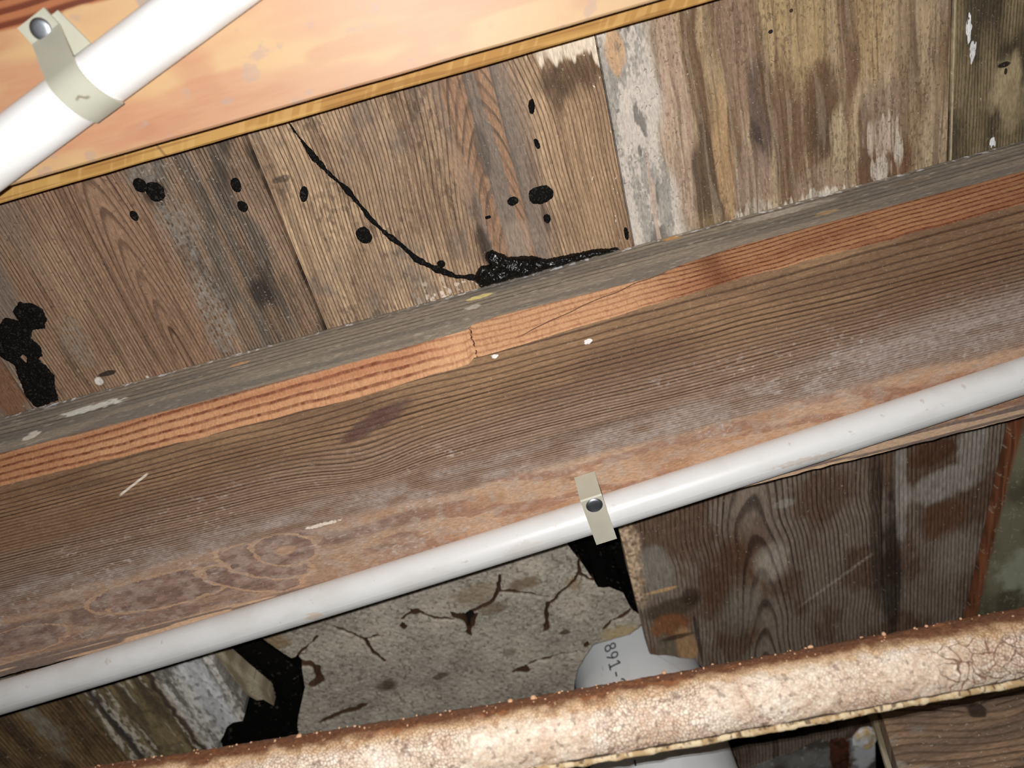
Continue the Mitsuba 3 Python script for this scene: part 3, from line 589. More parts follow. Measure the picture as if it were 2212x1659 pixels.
    g = stains(g, x, z, wb, [(-0.3035, 0.4735, 0.022, 0.005, GS(188, 176, 160), 0.9, 0.5), (-0.3376, 0.4543, 0.006, 0.005, GS(176, 164, 150), 0.8, 0.5), (-0.0300, 0.4840, 0.009, 0.0030, GS(196, 158, 96), 0.95, 0.4), (-0.036, 0.4700, 0.005, 0.003, GS(158, 150, 138), 0.7, 0.6),
        (0.1053, 0.4953, 0.0055, 0.0028, GS(146, 108, 58), 0.9, 0.4), (0.2636, 0.4827, 0.011, 0.004, GS(96, 84, 70), 0.8, 0.5), (-0.2, 0.480, 0.008, 0.002, GS(176, 128, 76), 0.6, 0.6), (0.18, 0.488, 0.03, 0.004, GS(154, 146, 134), 0.5, 0.8), (0.2, 0.468, 0.008, 0.003, GS(150, 120, 78), 0.6, 0.6)])
    g = mix(g, GS(150, 140, 126), smoothstep(0.62, 0.85, fbm(x * 150, z * 420, 2.0)) * 0.5)
    g = micro(g, x, z, 500, 1500, 0.26)
    g = mix(g, GS(196, 186, 170), smoothstep(0.493, 0.499, z) * smoothstep(0.55, 0.72, fbm(x * 320, z * 300, 9.0)))
    return mix(c, g, smoothstep(0.5, 0.8, dr.abs(n.y)))
mat('beam_wood', beam_tex, rough=0.72, spec=0.2)
obj('body', loft(stack((0.194, 0.4994), (0.194, zgx), (ybx, ZB), (yw - c_, ZB), (yw, ZB + c_), (yw, 0.4994))), 'beam_wood', beam)

def chamfer_tex(p, n, uv):
    x, y, z = p.x, p.y, p.z
    v = p.z - ZB
    v = v + 0.0013 * (noise(x * 14, 1.0) - 0.5) + 0.0003 * (noise(x * 500, v * 900) - 0.5) + 0.010 * (x + 0.037) * smoothstep(-0.037, 0.0, x) - 0.035 * (x - 0.1) * smoothstep(0.1, 0.2, x)
    t = v / 0.0043 + 0.3
    i = dr.floor(t); f = t - i
    late = smoothstep(0.46, 0.72, f) * (1 - smoothstep(0.86, 1.0, f)) * (0.55 + 0.45 * noise(x * 420, v * 500))
    c = mix(CH(206, 146, 96), CH(194, 130, 84), smoothstep(0.4, 0.7, noise(x * 12, v * 200)))
    pale = smoothstep(-0.09, -0.04, x) * (1 - smoothstep(0.06, 0.10, x))
    c = mix(c, CH(228, 170, 118), pale * 0.8)
    c = mix(c, mix(CH(118, 58, 32), CH(160, 92, 58), pale), late * (1.0 - 0.35 * pale))
    c = mix(c, CH(126, 64, 36), smoothstep(0.12, 0.2, x) * 0.45 * noise(x * 30, v * 300))
    br = dr.exp(-dr.square((x - 0.115) / 0.010))
    c = mix(c, CH(112, 56, 30), br * 0.6)
    # rough cross-grain saw marks
    c = mix(c, CH(170, 104, 64), smoothstep(0.55, 0.85, noise(x * 1100, v * 300)) * 0.28)
    c = mix(c, CH(230, 180, 128), smoothstep(0.7, 0.95, noise(x * 1300, v * 350, 4)) * 0.14)
    c = micro(c, x, v, 1200, 1200, 0.18)
    # two splits
    s1 = dr.abs(x + 0.0385 + 0.0016 * (noise(v * 700, 2.0) - 0.5) + 0.10 * (z - 0.43))
    c = mix(c, CH(70, 38, 22), (1 - smoothstep(0.0002, 0.0006, s1)) * 0.9 * smoothstep(0.4, 0.5, noise(z * 420, 6.0)))
    s2 = dr.abs(z - 0.4255 - 0.18 * (x - 0.0) - 0.0015 * noise(x * 90))
    c = mix(c, CH(104, 72, 54), (1 - smoothstep(0.0002, 0.0006, s2)) * smoothstep(-0.02, 0.0, x) * (1 - smoothstep(0.085, 0.09, x)) * 0.9)
    c = mix(c, CH(110, 100, 88), (1 - smoothstep(0.0004, 0.0016, zgf(x) - z)) * 0.6)
    return c
zxs = [(-0.7, 0.441), (-0.352, 0.439), (-0.2255, 0.4358), (-0.1032, 0.4335), (-0.0400, 0.4365), (-0.0370, 0.4420), (-0.0170, 0.4445), (0.0169, 0.4425), (0.0793, 0.4405), (0.100, 0.4475), (0.1386, 0.4525), (0.315, 0.4495), (0.7, 0.449)]
def zgf(x):
    v = mi.Float(zxs[0][1])
    for (a, va), (b, vb) in zip(zxs[:-1], zxs[1:]):
        v = dr.select(x > a, va + (vb - va) * dr.clip((x - a) / (b - a), 0, 1), v)
    return v
mat('split_wood', chamfer_tex, rough=0.8, spec=0.15)
o_ = 0.0005
obj('split_edge', loft(stack((0.194 - o_ * 0.3, zgx + 0.0002), (0.194 - o_, zgx - o_), (ybx - o_, ZB - o_ * 0.6), (ybx + 0.0002, ZB - o_ * 0.4), (ybx, ZB), (0.194, zgx))), 'split_wood', beam, label='bright orange split edge showing fresh grain')

# ================================================================== the near joist at the top with its side strip
U, ST = pal(6.7), pal(4.7)
def joist_tex(p, n, uv):
    x, y = p.x / 1.16, p.y / 1.16
    h = 2.6 * fbm(x * 9, y * 32, 3.0) + 18 * y + 0.08 * noise(x * 120, y * 300)
    hf = h * 1.1 - dr.floor(h * 1.1)
    band = smoothstep(0.25, 0.55, hf) * (1 - smoothstep(0.8, 1.0, hf))
    c = mix(U(226, 166, 126), U(240, 196, 140), band)
    c = mix(c, U(216, 150, 112), smoothstep(0.55, 0.8, noise(x * 40, y * 120)) * 0.7)
    c = mix(c, U(240, 202, 160), smoothstep(-0.14, -0.02, x) * 0.35)
    c = mix(c, U(206, 176, 158), smoothstep(0.66, 0.74, fbm(x * 150, y * 170, 5.0)) * 0.6)
    c = mix(c, U(236, 190, 148), 0.3 * noise(x * 150, y * 1200))
    # dark latewood stripes by the upper edge
    yy = y + 0.19 * (x + 0.15) * 0.0
    t = (y + 0.0201 - 0.0009 * (noise(x * 60) - 0.5)) / 0.0042
    f = t - dr.floor(t)
    dk = smoothstep(0.3, 0.6, f) * (1 - smoothstep(0.85, 1.0, f))
    c = mix(c, mix(U(196, 122, 80), U(126, 62, 36), dk), 1 - smoothstep(-0.0205, -0.0192, y + 0.0012 * (noise(x * 200, 4.0) - 0.5)))
    c = stains(c, x, y, (noise(x * 400, y * 400) - 0.5), [(-0.107, -0.019, 0.003, 0.008, U(196, 176, 160), 0.8, 0.5)])
    return c
mat('joist_wood', joist_tex, rough=0.5, spec=0.35)
def strip_tex(p, n, uv):
    x, y, z = p.x, p.y, p.z
    c = mix(ST(206, 160, 92), ST(190, 142, 80), smoothstep(0.4, 0.6, noise(x * 20, y * 200)))
    c = mix(c, ST(220, 176, 110), 0.5 * smoothstep(0.5, 0.8, noise((x + 0.6 * y) * 500, y * 60)))
    c = mix(c, ST(160, 112, 62), smoothstep(0.6, 0.8, noise(x * 30, (y + 0.4 * z) * 700)) * 0.6)
    return mix(c, ST(126, 92, 58), (1 - smoothstep(0.0003, 0.0012, dr.abs(x + 0.1690 - 0.3 * (y - 0.04)))) * 0.6)
mat('strip_wood', strip_tex, rough=0.7)
ux = np.linspace(-0.55, 0.55, 111)
def bar(y0, y1, z0, z1, c=0.0012, wob=0.0, seed=0):
    w = (meshkit.fbm(np.stack([ux * 40, ux * 0 + seed, ux * 0], -1), 3, seed) - 0.5) * wob
    pts = [(y0, z1), (y0, z0 + c), (y0 + c, z0), (y1 - c + w, z0), (y1 + w, z0 + c), (y1 + w, z1)]
    return loft(np.stack([np.stack([ux, np.broadcast_to(y, ux.shape), np.broadcast_to(z, ux.shape)], -1) for y, z in pts], 1))
tag(obj('floor_joist', bar(-0.070, 0.0367, 0.377, 0.4994, 0.0010, 0.0004, 3), 'joist_wood'), 'smooth bright orange joist at the top left, nearest, carrying the overexposed pipe', 'joist')
tag(obj('side_strip', bar(0.0371, 0.0492, 0.432, 0.4996, 0.0008, 0.0006, 5), 'strip_wood'), 'narrow yellow strip of wood along the lower edge of the bright orange joist', 'wood strip')

# ================================================================== the far joist at the lower right
J = pal(1.2, 0.85)
def far_joist(p, n, uv):
    x, y, z = p.x, p.y, p.z
    zz = z + 0.10 * (x - 0.25) + 0.012 * (noise(x * 14, z * 30) - 0.5) + 0.0008 * (noise(x * 80, z * 300) - 0.5)
    kq = dr.square((x - 0.2868) / 0.008) + dr.square((z - 0.4173) / 0.008)
    zz = zz + 0.004 * dr.exp(-kq * 0.35) * dr.select(z > 0.4173, 1.0, -1.0)
    late, r, f = rings(zz / 0.0066)
    c = mix(J(118, 92, 68), J(96, 76, 60), smoothstep(0.35, 0.65, noise(x * 30, z * 120)))
    c = mix(c, J(56, 42, 30), late * 0.95)
    c = mix(c, J(82, 66, 52), 0.4 * noise(x * 130, z * 1200))
    c = mix(c, J(42, 32, 24), 0.9 * (1 - smoothstep(0.6, 1.2, kq + 0.5 * (noise(x * 300, z * 300) - 0.5))))
    c = mix(c, J(128, 122, 112), smoothstep(0.5, 0.7, fbm(x * 60, z * 80, 4.0)) * (1 - smoothstep(0.215, 0.25, x)) * 0.5)
    return micro(mix(c, J(156, 146, 132), grit(x, z, 700, 0.86, 0.95) * 0.5), x, z, 300, 1100, 0.3)
mat('far_joist_wood', far_joist, rough=0.7)
q0 = np.array([(0.2140, 0.4994), (0.2122, 0.4355), (0.2003, 0.3846), (0.1930, 0.335)])
jm = prism(Polygon([*map(tuple, q0), (0.75, 0.335), (0.75, 0.4994)]), 0, 0.045)
jm.apply_transform([[1, 0, 0, 0], [0, 0, 1, 0.660], [0, 1, 0, 0], [0, 0, 0, 1]]); jm.invert()
fj = thing('floor_joist', 'far brown joist end with a dark knot, below the rusty pipe at lower right', 'joist')
obj('body', jm, 'far_joist_wood', fj)
obj('end_sliver', loft([[(x + dx, y, z) for x, y in ((-0.0030, 0.662), (-0.0006, 0.6605), (-0.0004, 0.672), (-0.003, 0.672))] for (dx, z), x in zip([(b, c) for b, c in q0], [0] * 4)]) if False else
    loft(np.array([[(b - 0.0085, 0.664, z), (b - 0.0045, 0.6625, z), (b - 0.0040, 0.672, z), (b - 0.0085, 0.672, z)] for b, z in q0[::-1]])), 'wood_splinter', fj, label='pale sliver split from the end')

# ================================================================== white water pipes
P = pal(3.8)
def white_pipe(p, n, uv):
    x, y, z = p.x, p.y, p.z
    c = mix((0.74, 0.728, 0.705), (0.68, 0.66, 0.625), smoothstep(0.45, 0.75, fbm(x * 40, y * 120, 1.0)))
    c = mix(c, (0.54, 0.46, 0.39), smoothstep(0.72, 0.80, fbm(x * 150, y * 260, z * 90)) * 0.6)
    c = stains(c, x, y, (noise(x * 500, y * 700) - 0.5) * 1.8, [(0.150, 0.326, 0.020, 0.0022, (0.6, 0.48, 0.38), 0.6, 0.6), (-0.195, 0.3520, 0.006, 0.003, (0.66, 0.48, 0.32), 0.6, 0.6), (-0.045, 0.340, 0.012, 0.005, (0.64, 0.58, 0.52), 0.5, 0.7)])
    return c
mat('white_plastic', white_pipe, rough=0.36, spec=0.45)
def line_fit(pts, n=60):
    a = np.array(pts); co = [np.polyfit(a[:, 0], a[:, k], 2) for k in (1, 2)]
    xs = np.linspace(a[0, 0], a[-1, 0], n)
    return np.stack([xs, np.polyval(co[0], xs), np.polyval(co[1], xs)], -1)
PR = 0.0118
pz = ZB - PR - 0.0002
m, uv = tube(line_fit([(-0.60, 0.3705, pz), (-0.438, 0.3640, pz), (-0.2942, 0.3571, pz), (-0.1556, 0.3490, pz), (0.0176, 0.3345, pz), (0.1706, 0.3250, pz), (0.2952, 0.3110, pz), (0.50, 0.2930, pz)], 90), PR, 40)
tag(obj('water_pipe', m, 'white_plastic', smooth=40), 'white plastic water pipe strapped under the brown beam, long diagonal across the middle', 'pipe')
m, uv = tube(line_fit([(-0.42, 0.0859, 0.3645), (-0.2073, 0.0215, 0.3645), (-0.0969, -0.0123, 0.3645), (0.07, -0.0634, 0.3645)], 40), PR, 40)
tag(obj('water_pipe', m, 'white_plastic', smooth=40), 'overexposed white plastic water pipe under the bright orange joist at top left', 'pipe')

# ------------------------------------------------------------------ pipe straps
def strap_tex(p, n, uv):
    return mix((0.56, 0.53, 0.42), (0.50, 0.47, 0.37), noise(p.x * 120, p.y * 120, p.z * 120))
mat('strap_enamel', strap_tex, rough=0.45, spec=0.4)
def strap_near(p, n, uv):
    c = mix((0.40, 0.39, 0.31), (0.36, 0.35, 0.275), noise(p.x * 120, p.y * 120, p.z * 120))
    q = dr.abs(p.y - 0.0095 - 0.30 * (p.x + 0.157) - 0.0016 * (noise(p.x * 500) - 0.5))
    return mix(c, (0.12, 0.08, 0.04), (1 - smoothstep(0.0002, 0.0009, q)) * (1 - smoothstep(0.0020, 0.0036, dr.abs(p.x + 0.1572))) * 0.7 * smoothstep(0.357, 0.355, p.z))
mat('strap_near_enamel', strap_near, rough=0.45, spec=0.4)
mat('zinc', (0.40, 0.42, 0.45), rough=0.46, metallic=1.0)
def band(profile, width, th, origin, e1, e2, skew=0.0):
    """A bent flat band: profile of (s, z) in the plane of e2 and z, thickness th, extruded along e1."""
    L = LineString(profile).buffer(th / 2, cap_style=2, join_style=1, quad_segs=6)
    m = prism(L, -width / 2, width / 2)
    V = m.vertices.copy()
    s, z, w = V[:, 0], V[:, 1], V[:, 2]
    o = np.array(origin)
    m.vertices = o + np.outer(s, e2) + np.outer(w + skew * s, e1) + np.outer(z, [0, 0, 1.0])
    if m.volume < 0: m.invert()
    return m
def screw(at, r, length, recess=True):
    prof = np.array([(0, -0.0013), (0.45 * r, -0.00128), (0.75 * r, -0.0011), (0.92 * r, -0.0007), (r, -0.0001), (r, 0.0003), (0.45 * r, 0.0005), (0.42 * r, length), (0, length)])
    m = trimesh.creation.revolve(prof, sections=36)
    m.apply_translation(at)
    return m
e1 = np.array([1, -0.0745, 0]); e1 /= np.linalg.norm(e1); e2 = np.array([0.0745, 1, 0]); e2 /= np.linalg.norm(e2)
st = thing('pipe_strap', 'beige metal strap bent under the white pipe on the brown beam, screw beside the bend', 'pipe strap')
obj('band', band([(0.0, 0.0255), (0.0, 0.0006), (0.0006, 0.0), (0.0385, 0.0)], 0.0143, 0.0010, (0.0073, 0.3103, 0.3925), e1, e2), 'strap_enamel', st, smooth=35)
obj('screw', screw((0.0082, 0.3164, 0.3920), 0.0055, 0.027), 'zinc', st, smooth=35, label='grey round-headed screw')
e1 = np.array([0.956, -0.292, 0]); e1 /= np.linalg.norm(e1); e2 = np.array([0.292, 0.956, 0]); e2 /= np.linalg.norm(e2)
A0 = np.array([-0.1585, 0.0066, 0.3645])
th = np.radians(np.linspace(219, 348, 30))
R_ = PR + 0.0008
prof = [(-0.0335, 0.0110), (-0.0255, 0.0095)] + [(R_ * math.cos(a), R_ * math.sin(a)) for a in th]
st = thing('pipe_strap', 'blurred beige metal strap round the overexposed pipe at the top left corner', 'pipe strap')
obj('band', band(prof, 0.0152, 0.0011, A0, e1, e2, 0.12), 'strap_near_enamel', st, smooth=35)
obj('back_plate', band([(-0.0300, 0.0115), (-0.0135, 0.0115), (-0.0128, 0.0080)], 0.0150, 0.0007, A0 + e1 * 0.0035, e1, e2, 0.12), 'strap_near_enamel', st)
obj('screw', screw((A0 + e2 * -0.0280 + e1 * -0.0032 + [0, 0, 0.0092]).tolist(), 0.0046, 0.012), 'zinc', st, smooth=35, label='shiny screw head')

# ================================================================== the drain riser
def riser_tex(p, n, uv):
    x, z = p.x, p.z
    c = mix((0.86, 0.86, 0.85), (0.80, 0.80, 0.79), smoothstep(0.4, 0.7, fbm(x * 60, z * 14, 2.0)))
    c = mix(c, (0.4, 0.38, 0.34), smoothstep(0.80, 0.86, fbm(x * 400, z * 90, 4.0)) * 0.5)
    q = dr.abs(z - 0.4985 + 0.8 * (x - 0.043))
    return mix(c, (0.45, 0.44, 0.42), (1 - smoothstep(0.0002, 0.0007, q)) * (1 - smoothstep(0.008, 0.012, dr.abs(x - 0.043))) * 0.7)
mat('drain_plastic', riser_tex, rough=0.35, spec=0.5)
RX, RY, RR = 0.0102, 0.662, 0.0640
dp = thing('drain_pipe', 'thick pale grey-white plastic drain riser with printed numbers, behind the rusty pipe', 'pipe')
cyl = trimesh.creation.annulus(RR - 0.006, RR, 0.36, sections=96); cyl.apply_translation([RX, RY, 0.394])
obj('body', cyl, 'drain_plastic', dp, smooth=40)
mat('print_ink', (0.05, 0.05, 0.055), rough=0.6)
def on_riser(text, h, z0, ang):
    m = meshkit.text_mesh(text, h, 0.00015)
    m = m.subdivide_to_size(0.003)
    u, v, w = m.vertices.T
    a = math.radians(ang) + (v - h / 2) / RR
    r = RR + 0.0001 + w
    m.vertices = np.stack([RX + r * np.sin(a), RY - r * np.cos(a), z0 - u], -1)
    return m
obj('print', on_riser('891-24', 0.0121, 0.5330, -16.5), 'print_ink', dp, label='printed black numbers 891-24')
obj('print', on_riser('19-', 0.0121, 0.4315, -19.0), 'print_ink', dp, label='printed black numbers 19-')

# ================================================================== the rusty pipe
RS = pal(4.6, 0.95)
def rust_tex(p, n, uv):
    s, a = uv.x, uv.y                              # metres along, turns round: 0 faces the floor, positive towards the upper boards
    aw = dr.select(a > 0.65, a - 1, a)
    v = aw * 0.104
    vw = v + 0.006 * (fbm(s * 60, v * 90, 2.0) - 0.5) + 0.004 * (noise(s * 260, v * 260) - 0.5)
    ws, wv_ = 1.8 * fbm(s * 90, v * 90, 1.0), 1.8 * fbm(s * 90, v * 90, 5.0)
    d1, d2, ci = voronoi(s * 150 + ws, v * 150 + wv_)
    e1_, e2_, cj = voronoi(s * 620 + 2.5 * ws, v * 620 + 2.5 * wv_)
    v = v - 0.0153                                  # measured from the side that faces the room
    vw = vw - 0.0153
    crk = 1 - smoothstep(0.02, 0.12, d2 - d1)
    crf = 1 - smoothstep(0.02, 0.30, e2_ - e1_)
    zone = smoothstep(0.36, 0.55, fbm(s * 16, v * 30, 6.0)) * smoothstep(-0.05, 0.10, p.x) + 0.25 * smoothstep(0.5, 0.65, fbm(s * 30, v * 40, 2.0))
    c = mix(RS(226, 208, 184), RS(204, 174, 146), cj * 0.8)
    c = mix(c, RS(240, 226, 206), smoothstep(0.50, 0.72, fbm(s * 60, v * 110, 3.0)) * 0.65)
    c = mix(c, RS(176, 122, 84), smoothstep(0.50, 0.66, fbm(s * 110, v * 120, 9.0)) * 0.25)
    c = mix(c, RS(108, 70, 48), crk * dr.minimum(zone, 1.0) * 0.9)
    c = mix(c, RS(122, 84, 62), crf * (0.30 + 0.5 * smoothstep(0.4, 0.65, fbm(s * 36, v * 50, 4.0))))
    c = mix(c, RS(96, 72, 60), smoothstep(0.62, 0.76, fbm(s * 420, v * 420, 8.0)) * 0.55)
    yel = smoothstep(0.0055, 0.0105, vw)
    c = mix(c, mix(RS(204, 166, 118), RS(168, 122, 82), crf), yel * 0.75)
    ru = smoothstep(0.0090, 0.0150, vw)
    c = mix(c, mix(mix(RS(128, 82, 52), RS(92, 58, 40), e1_), RS(168, 106, 62), smoothstep(0.55, 0.85, fbm(s * 60, v * 160, 4.0) * 0.7 + 0.3 * noise(s * 400, v * 400))), ru)
    c = mix(c, RS(222, 176, 138), grit(s, v, 900, 0.82, 0.92) * ru * 0.6)
    lo = 1 - smoothstep(-0.0225, -0.0190, vw)
    c = mix(c, mix(RS(58, 40, 28), RS(190, 150, 92), smoothstep(0.5, 0.62, fbm(s * 190, v * 240, 7.0))), lo)
    c = mix(c, RS(48, 34, 24), (1 - smoothstep(0.0004, 0.0014, dr.abs(v + 0.0160 + 0.0016 * (fbm(s * 50, 2.0) - 0.5)))) * 0.9 * smoothstep(0.25, 0.45, fbm(s * 70, 8.0)))
    return micro(c, s, v, 1100, 1100, 0.2)
mat('rusty_scale', rust_tex, rough=0.55, spec=0.35)
rp = line_fit([(0.40, 0.350, 0.2410), (0.2256, 0.3359, 0.2389), (0.1841, 0.3328, 0.2384), (0.1140, 0.3268, 0.2379), (0.0080, 0.3185, 0.2370), (-0.0590, 0.3120, 0.2370), (-0.1144, 0.3066, 0.2372), (-0.2128, 0.2945, 0.2384), (-0.2778, 0.2854, 0.2397), (-0.45, 0.263, 0.242)], 620)[::-1]
nth = 110
thr = np.linspace(0, 2 * np.pi, nth + 1)
sl = np.r_[0, np.cumsum(np.linalg.norm(np.diff(rp, axis=0), axis=1))]
Q = np.stack([sl[:, None] * 1 + 0 * thr[None], 0.0176 * np.cos(thr)[None] + 0 * sl[:, None], 0.0176 * np.sin(thr)[None] + 0 * sl[:, None]], -1)
rp = rp + CAM @ [0.0004, 0.0014, 0]
rad = 0.0160 + 0.0011 * (meshkit.fbm(Q * 60, 3, 11) - 0.5) + 0.0015 * (meshkit.fbm(Q * 380, 3, 12) - 0.45)
m, uv = tube(rp, rad, nth)
rk = thing('rusty_pipe', 'old iron pipe crusted with cream mineral scale and brown rust along the bottom', 'pipe')
obj('body', m, 'rusty_scale', rk, smooth=True, uv=uv)
# the raised line of crust along its far side
tt = np.gradient(rp, axis=0); tt /= np.linalg.norm(tt, axis=1, keepdims=True)
dn = np.array([0, 0, -1.0]) - tt * (tt @ [0, 0, -1.0])[:, None]; dn /= np.linalg.norm(dn, axis=1, keepdims=True)
sd = np.cross(tt, dn); sd *= np.sign(-(sd @ [0, 1.0, 0]))[:, None]
def round_pipe(a, r): return rp + r * (np.cos(a) * dn + np.sin(a) * sd)
wv = meshkit.fbm(np.stack([sl * 30, sl * 0, sl * 0], -1), 3, 4)[:, None] - 0.5
ridge = round_pipe(np.radians(-10 + 6 * wv), 0.0164)
rr_ = 0.0017 + 0.0012 * (meshkit.fbm(np.stack([sl * 200, sl * 0 + 3, sl * 0], -1), 3, 5) - 0.5) + 0 * sl
def ridge_tex(p, n, uv):
    c = mix(RS(212, 190, 152), RS(176, 146, 104), smoothstep(0.4, 0.6, fbm(p.x * 260, p.y * 260, p.z * 160)))
    return mix(c, RS(74, 54, 40), smoothstep(0.52, 0.70, fbm(p.x * 700, p.y * 700, p.z * 300 + 5)) * 0.8)
mat('ridge_crust', ridge_tex, rough=0.8)
m, _ = tube(ridge, rr_, 14)
obj('crust_ridge', m, 'ridge_crust', rk, smooth=True, label='yellowish crusted ridge along the pipe')
rng = np.random.default_rng(5)
crumbs = []
for k in range(220):
    i = rng.integers(5, len(rp) - 5); a = math.radians(rng.normal(128, 16))
    r = rng.uniform(0.0002, 0.0006) * (2.2 if rng.random() < 0.05 else 1)
    q = rp[i] + 0.0164 * (math.cos(a) * dn[i] + math.sin(a) * sd[i])
    s = trimesh.creation.icosphere(1, r); s.vertices *= rng.uniform(0.7, 1.3, 3); s.apply_translation(q); crumbs.append(s)
mat('crumb', RS(204, 158, 122), rough=0.8)
k = obj('scale_crumbs', trimesh.util.concatenate(crumbs), 'crumb', rk, smooth=True)
labels[k] = {'label': 'grains of scale along the top of the pipe', 'kind': 'stuff'}

# ================================================================== tar
def tar_tex(p, n, uv):
    return mix((0.004, 0.0036, 0.0032), (0.05, 0.042, 0.034), smoothstep(0.7, 0.9, noise(p.x * 1500, p.y * 1500, 2.0)) * 0.25)
mat('tar', tar_tex, rough=0.30, spec=0.28)
mat('tar_dry', lambda p, n, uv: mix((0.0055, 0.005, 0.0045), (0.045, 0.038, 0.031), smoothstep(0.62, 0.9, noise(p.x * 1300, p.y * 1300, 2.0)) * 0.5), rough=0.8, spec=0.06)
def wobble(poly, amp, seed, step=0.0008):
    poly = poly if poly.geom_type == 'Polygon' else max(poly.geoms, key=lambda g: g.area)
    n = max(24, int(poly.exterior.length / step))
    P_ = np.array([poly.exterior.interpolate(t, normalized=True).coords[0] for t in np.linspace(0, 1, n, endpoint=False)])
    w = meshkit.fbm(np.concatenate([P_ * 350, np.full((n, 1), seed)], 1), 3, seed) - 0.5
    w2 = meshkit.fbm(np.concatenate([P_ * 350, np.full((n, 1), seed + 50.0)], 1), 3, seed + 1) - 0.5
    return Polygon(P_ + np.stack([w, w2], 1) * 2 * amp).buffer(0)
ZT = ZC - 0.0003
tl = thing('tar_leak', 'glossy black tar lump with a winding trail, above the grey side of the beam', 'tar')
lump = Polygon([(-0.0320, 0.1865), (-0.0275, 0.1815), (-0.0241, 0.1792), (-0.0180, 0.1798), (-0.0200, 0.1760), (-0.0187, 0.1715), (-0.0144, 0.1698), (-0.0081, 0.1745), (-0.0042, 0.1784), (0.0020, 0.1795), (0.0113, 0.1815), (0.0199, 0.1867), (0.0300, 0.1874), (0.0423, 0.1880), (0.0550, 0.1890), (0.0685, 0.1922), (0.0700, 0.1938), (-0.0290, 0.1938)])
mL = blob(wobble(lump, 0.0006, 3), ZT, 0.0046, 0.00045, 0.55, 4, 0.0055, 110)
obj('lump', mL, 'tar', tl, smooth=True)
path = [(-0.1131, 0.0585), (-0.1097, 0.0686), (-0.1058, 0.0819), (-0.0998, 0.0943), (-0.0942, 0.1041), (-0.0893, 0.1163), (-0.0854, 0.1276), (-0.0786, 0.1402), (-0.0714, 0.1505), (-0.0649, 0.1624), (-0.0548, 0.1721), (-0.0428, 0.1815), (-0.0263, 0.1873)]
wid = [0.0004, 0.0007, 0.0019, 0.0011, 0.0019, 0.0008, 0.0015, 0.0016, 0.0016, 0.0023, 0.0024, 0.0021, 0.0022]
segs = []
for (a, b, wa, wb) in zip(path[:-1], path[1:], wid[:-1], wid[1:]):
    for t in np.linspace(0, 1, 12):
        w = wa * (1 - t) + wb * t
        q = np.array(a) * (1 - t) + np.array(b) * t
        w *= 0.45 + 0.85 * float(meshkit.noise(np.array([q[0] * 300, q[1] * 300, 1.0]), 2))
        segs.append(Point(*q).buffer(max(w, 0.0005), 8))
for q in ((-0.1055, 0.0822, 0.0022), (-0.0500, 0.1700, 0.0026), (-0.0570, 0.1770, 0.0016)): segs.append(Point(q[0], q[1]).buffer(q[2], 12))
trail = unary_union(segs + [LineString(path).buffer(0.0004)])
obj('trail', blob(wobble(trail, 0.0005, 7), ZT, 0.0011, 0.0003, 0.4, 9, 0.0016, 300), 'tar_dry', tl, smooth=True, label='thin crooked trail of dried tar')
sm = Polygon([(-0.347, 0.130), (-0.340, 0.1260), (-0.333, 0.131), (-0.3335, 0.124), (-0.3262, 0.1190), (-0.3185, 0.1215), (-0.3140, 0.1270), (-0.3155, 0.1345), (-0.3205, 0.1400), (-0.3290, 0.1390), (-0.3320, 0.1440), (-0.3300, 0.152), (-0.3320, 0.158), (-0.3360, 0.1600), (-0.3340, 0.1660), (-0.3325, 0.1740), (-0.3370, 0.1830), (-0.3400, 0.1930), (-0.3570, 0.1936), (-0.3590, 0.184), (-0.3560, 0.170), (-0.3530, 0.160), (-0.3590, 0.150), (-0.3560, 0.140), (-0.352, 0.134)])
gap = Polygon([(-0.3470, 0.1550), (-0.3430, 0.1530), (-0.3420, 0.1570), (-0.3450, 0.1610)])
tag(obj('tar_smear', blob(wobble(sm, 0.0008, 11).difference(gap), ZC, 0.0014, 0.00045, 0.5, 12, 0.003, 200), 'tar_dry', smooth=True), 'big matt black tar smear on the board at the left picture edge', 'tar')
def spot(x, y, rx, ry, label, seed, rot=0, mat_='tar_dry', h=0.0009):
    e = affinity.rotate(affinity.scale(Point(x, y).buffer(1, 24), rx, ry), rot)
    z = ZC if x < S1 else (ZC - 0.0003 if x < S2 else ZC + 0.0004)
    tag(obj('tar_spot', blob(wobble(e, min(rx, ry) * 0.16, seed), z, h, 0.00035, 0.4, seed, min(rx, ry) * 0.6, 300), mat_, smooth=True), label, 'tar spot', 'black tar spots on the boards')
spot(-0.2085, 0.0752, 0.0056, 0.0062, 'larger of two touching round black tar spots below the joist at upper left', 21)
spot(-0.2155, 0.0690, 0.0038, 0.0044, 'smaller of two touching round black tar spots below the joist at upper left', 22)
spot(-0.2279, 0.0857, 0.0023, 0.0032, 'faint small tar spot below left of the touching pair', 23)
spot(-0.1591, 0.0845, 0.0030, 0.0046, 'upper of two small tar spots left of the first dark joint', 24, 15)
spot(-0.1607, 0.0983, 0.0030, 0.0036, 'lower of two small tar spots left of the first dark joint', 25)
spot(-0.1205, 0.1010, 0.0023, 0.0050, 'elongated tar spot between the first dark joint and the tar trail', 26, 25)
spot(-0.0929, 0.1371, 0.0048, 0.0056, 'round black tar spot just left of the winding tar trail', 27)
spot(0.0264, 0.1425, 0.0082, 0.0060, 'large oval tar spot with a drip, right of centre on the middle board', 28, 0)
spot(0.0268, 0.1590, 0.0022, 0.0030, 'small tar drop hanging below the large oval tar spot', 29)
spot(0.0077, 0.1415, 0.0036, 0.0028, 'thin greyish tar spot left of the large oval one', 30, 0, 'tar_dry', 0.0004)
spot(0.0335, 0.0872, 0.0019, 0.0044, 'narrow tar spot high on the middle board under the white patch', 31, 12)
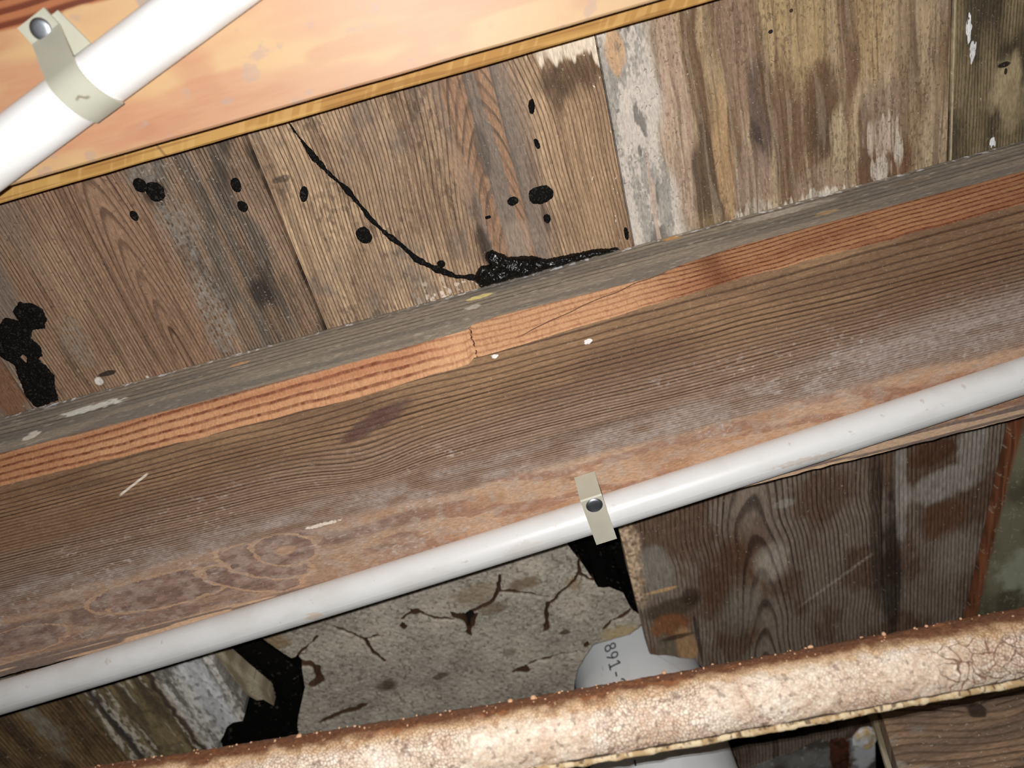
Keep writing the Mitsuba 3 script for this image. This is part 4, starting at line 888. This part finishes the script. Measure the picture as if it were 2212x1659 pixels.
spot(0.0315, 0.1100, 0.0014, 0.0034, 'narrow tar fleck between the high narrow spot and the large oval spot', 32, -10)
spot(0.0768, 0.1838, 0.0014, 0.0046, 'narrow tar spot on the joint at the whitewashed board', 33)
spot(-0.0110, 0.1475, 0.0018, 0.0010, 'tiny tar fleck left of the thin greyish spot', 34)

# ================================================================== loose pieces in the lower bay
tp = Polygon([(-0.415, 0.64), (-0.400, 0.600), (-0.394, 0.570), (-0.386, 0.566), (-0.372, 0.554), (-0.356, 0.552), (-0.349, 0.540), (-0.343, 0.532), (-0.330, 0.535), (-0.324, 0.546), (-0.3195, 0.522), (-0.3255, 0.503), (-0.3355, 0.4680), (-0.3240, 0.4660), (-0.3100, 0.4690), (-0.2985, 0.4930), (-0.2915, 0.5130), (-0.2990, 0.5430), (-0.3200, 0.580), (-0.335, 0.64)])
tag(obj('tar_paper', blob(tp, 0.5135, 0.0065, 0.0011, 0.25, 41, 0.016, 40), 'black_felt', smooth=True), 'curled flap of black tar paper between the broken grey board and the mortar', 'tar paper')
tag(obj('broken_board', board(Polygon(np.vstack([rough_line((0.086, 0.800), (0.1790, 0.775), 12, 0.004, 6, 1), [(0.186, 0.782), (0.196, 0.792)], rough_line((0.205, 0.787), (0.236, 0.776), 6, 0.002, 7, 1), [(0.236, 0.95), (0.086, 0.95)]])), 0.4995, 0.515), 'wood_debris'), 'dirty grey broken board at the bottom, right of the drain riser', 'board')
def chunk(at, size, seed):
    m = trimesh.creation.icosphere(3, 1.0)
    w = meshkit.fbm(m.vertices * 1.6 + seed, 3, seed) - 0.5
    m.vertices = m.vertices * (1 + 0.9 * w)[:, None] * size + at
    return m
mat('plaster', lambda p, n, uv: mix(mix(D(200, 192, 176), D(132, 128, 118), smoothstep(0.45, 0.65, fbm(p.x * 160, p.y * 160, p.z * 160))), D(176, 128, 62), smoothstep(0.45, 0.7, fbm(p.x * 90 + 4, p.y * 90, p.z * 90)) * 0.8), rough=0.95)
tag(obj('plaster_chunk', chunk((0.222, 0.783, 0.494), (0.013, 0.016, 0.006), 3), 'plaster', smooth=True), 'pale yellowish plaster lump beside the end of the far joist', 'plaster')
mat('rust', lambda p, n, uv: mix(D(70, 36, 20), D(34, 20, 14), noise(p.x * 300, p.y * 300)), rough=0.9)
tag(obj('rust_flake', chunk((0.1970, 0.806, 0.4975), (0.010, 0.030, 0.003), 8), 'rust', smooth=True), 'dark brown rust flake stuck on the dirty grey broken board', 'rust')
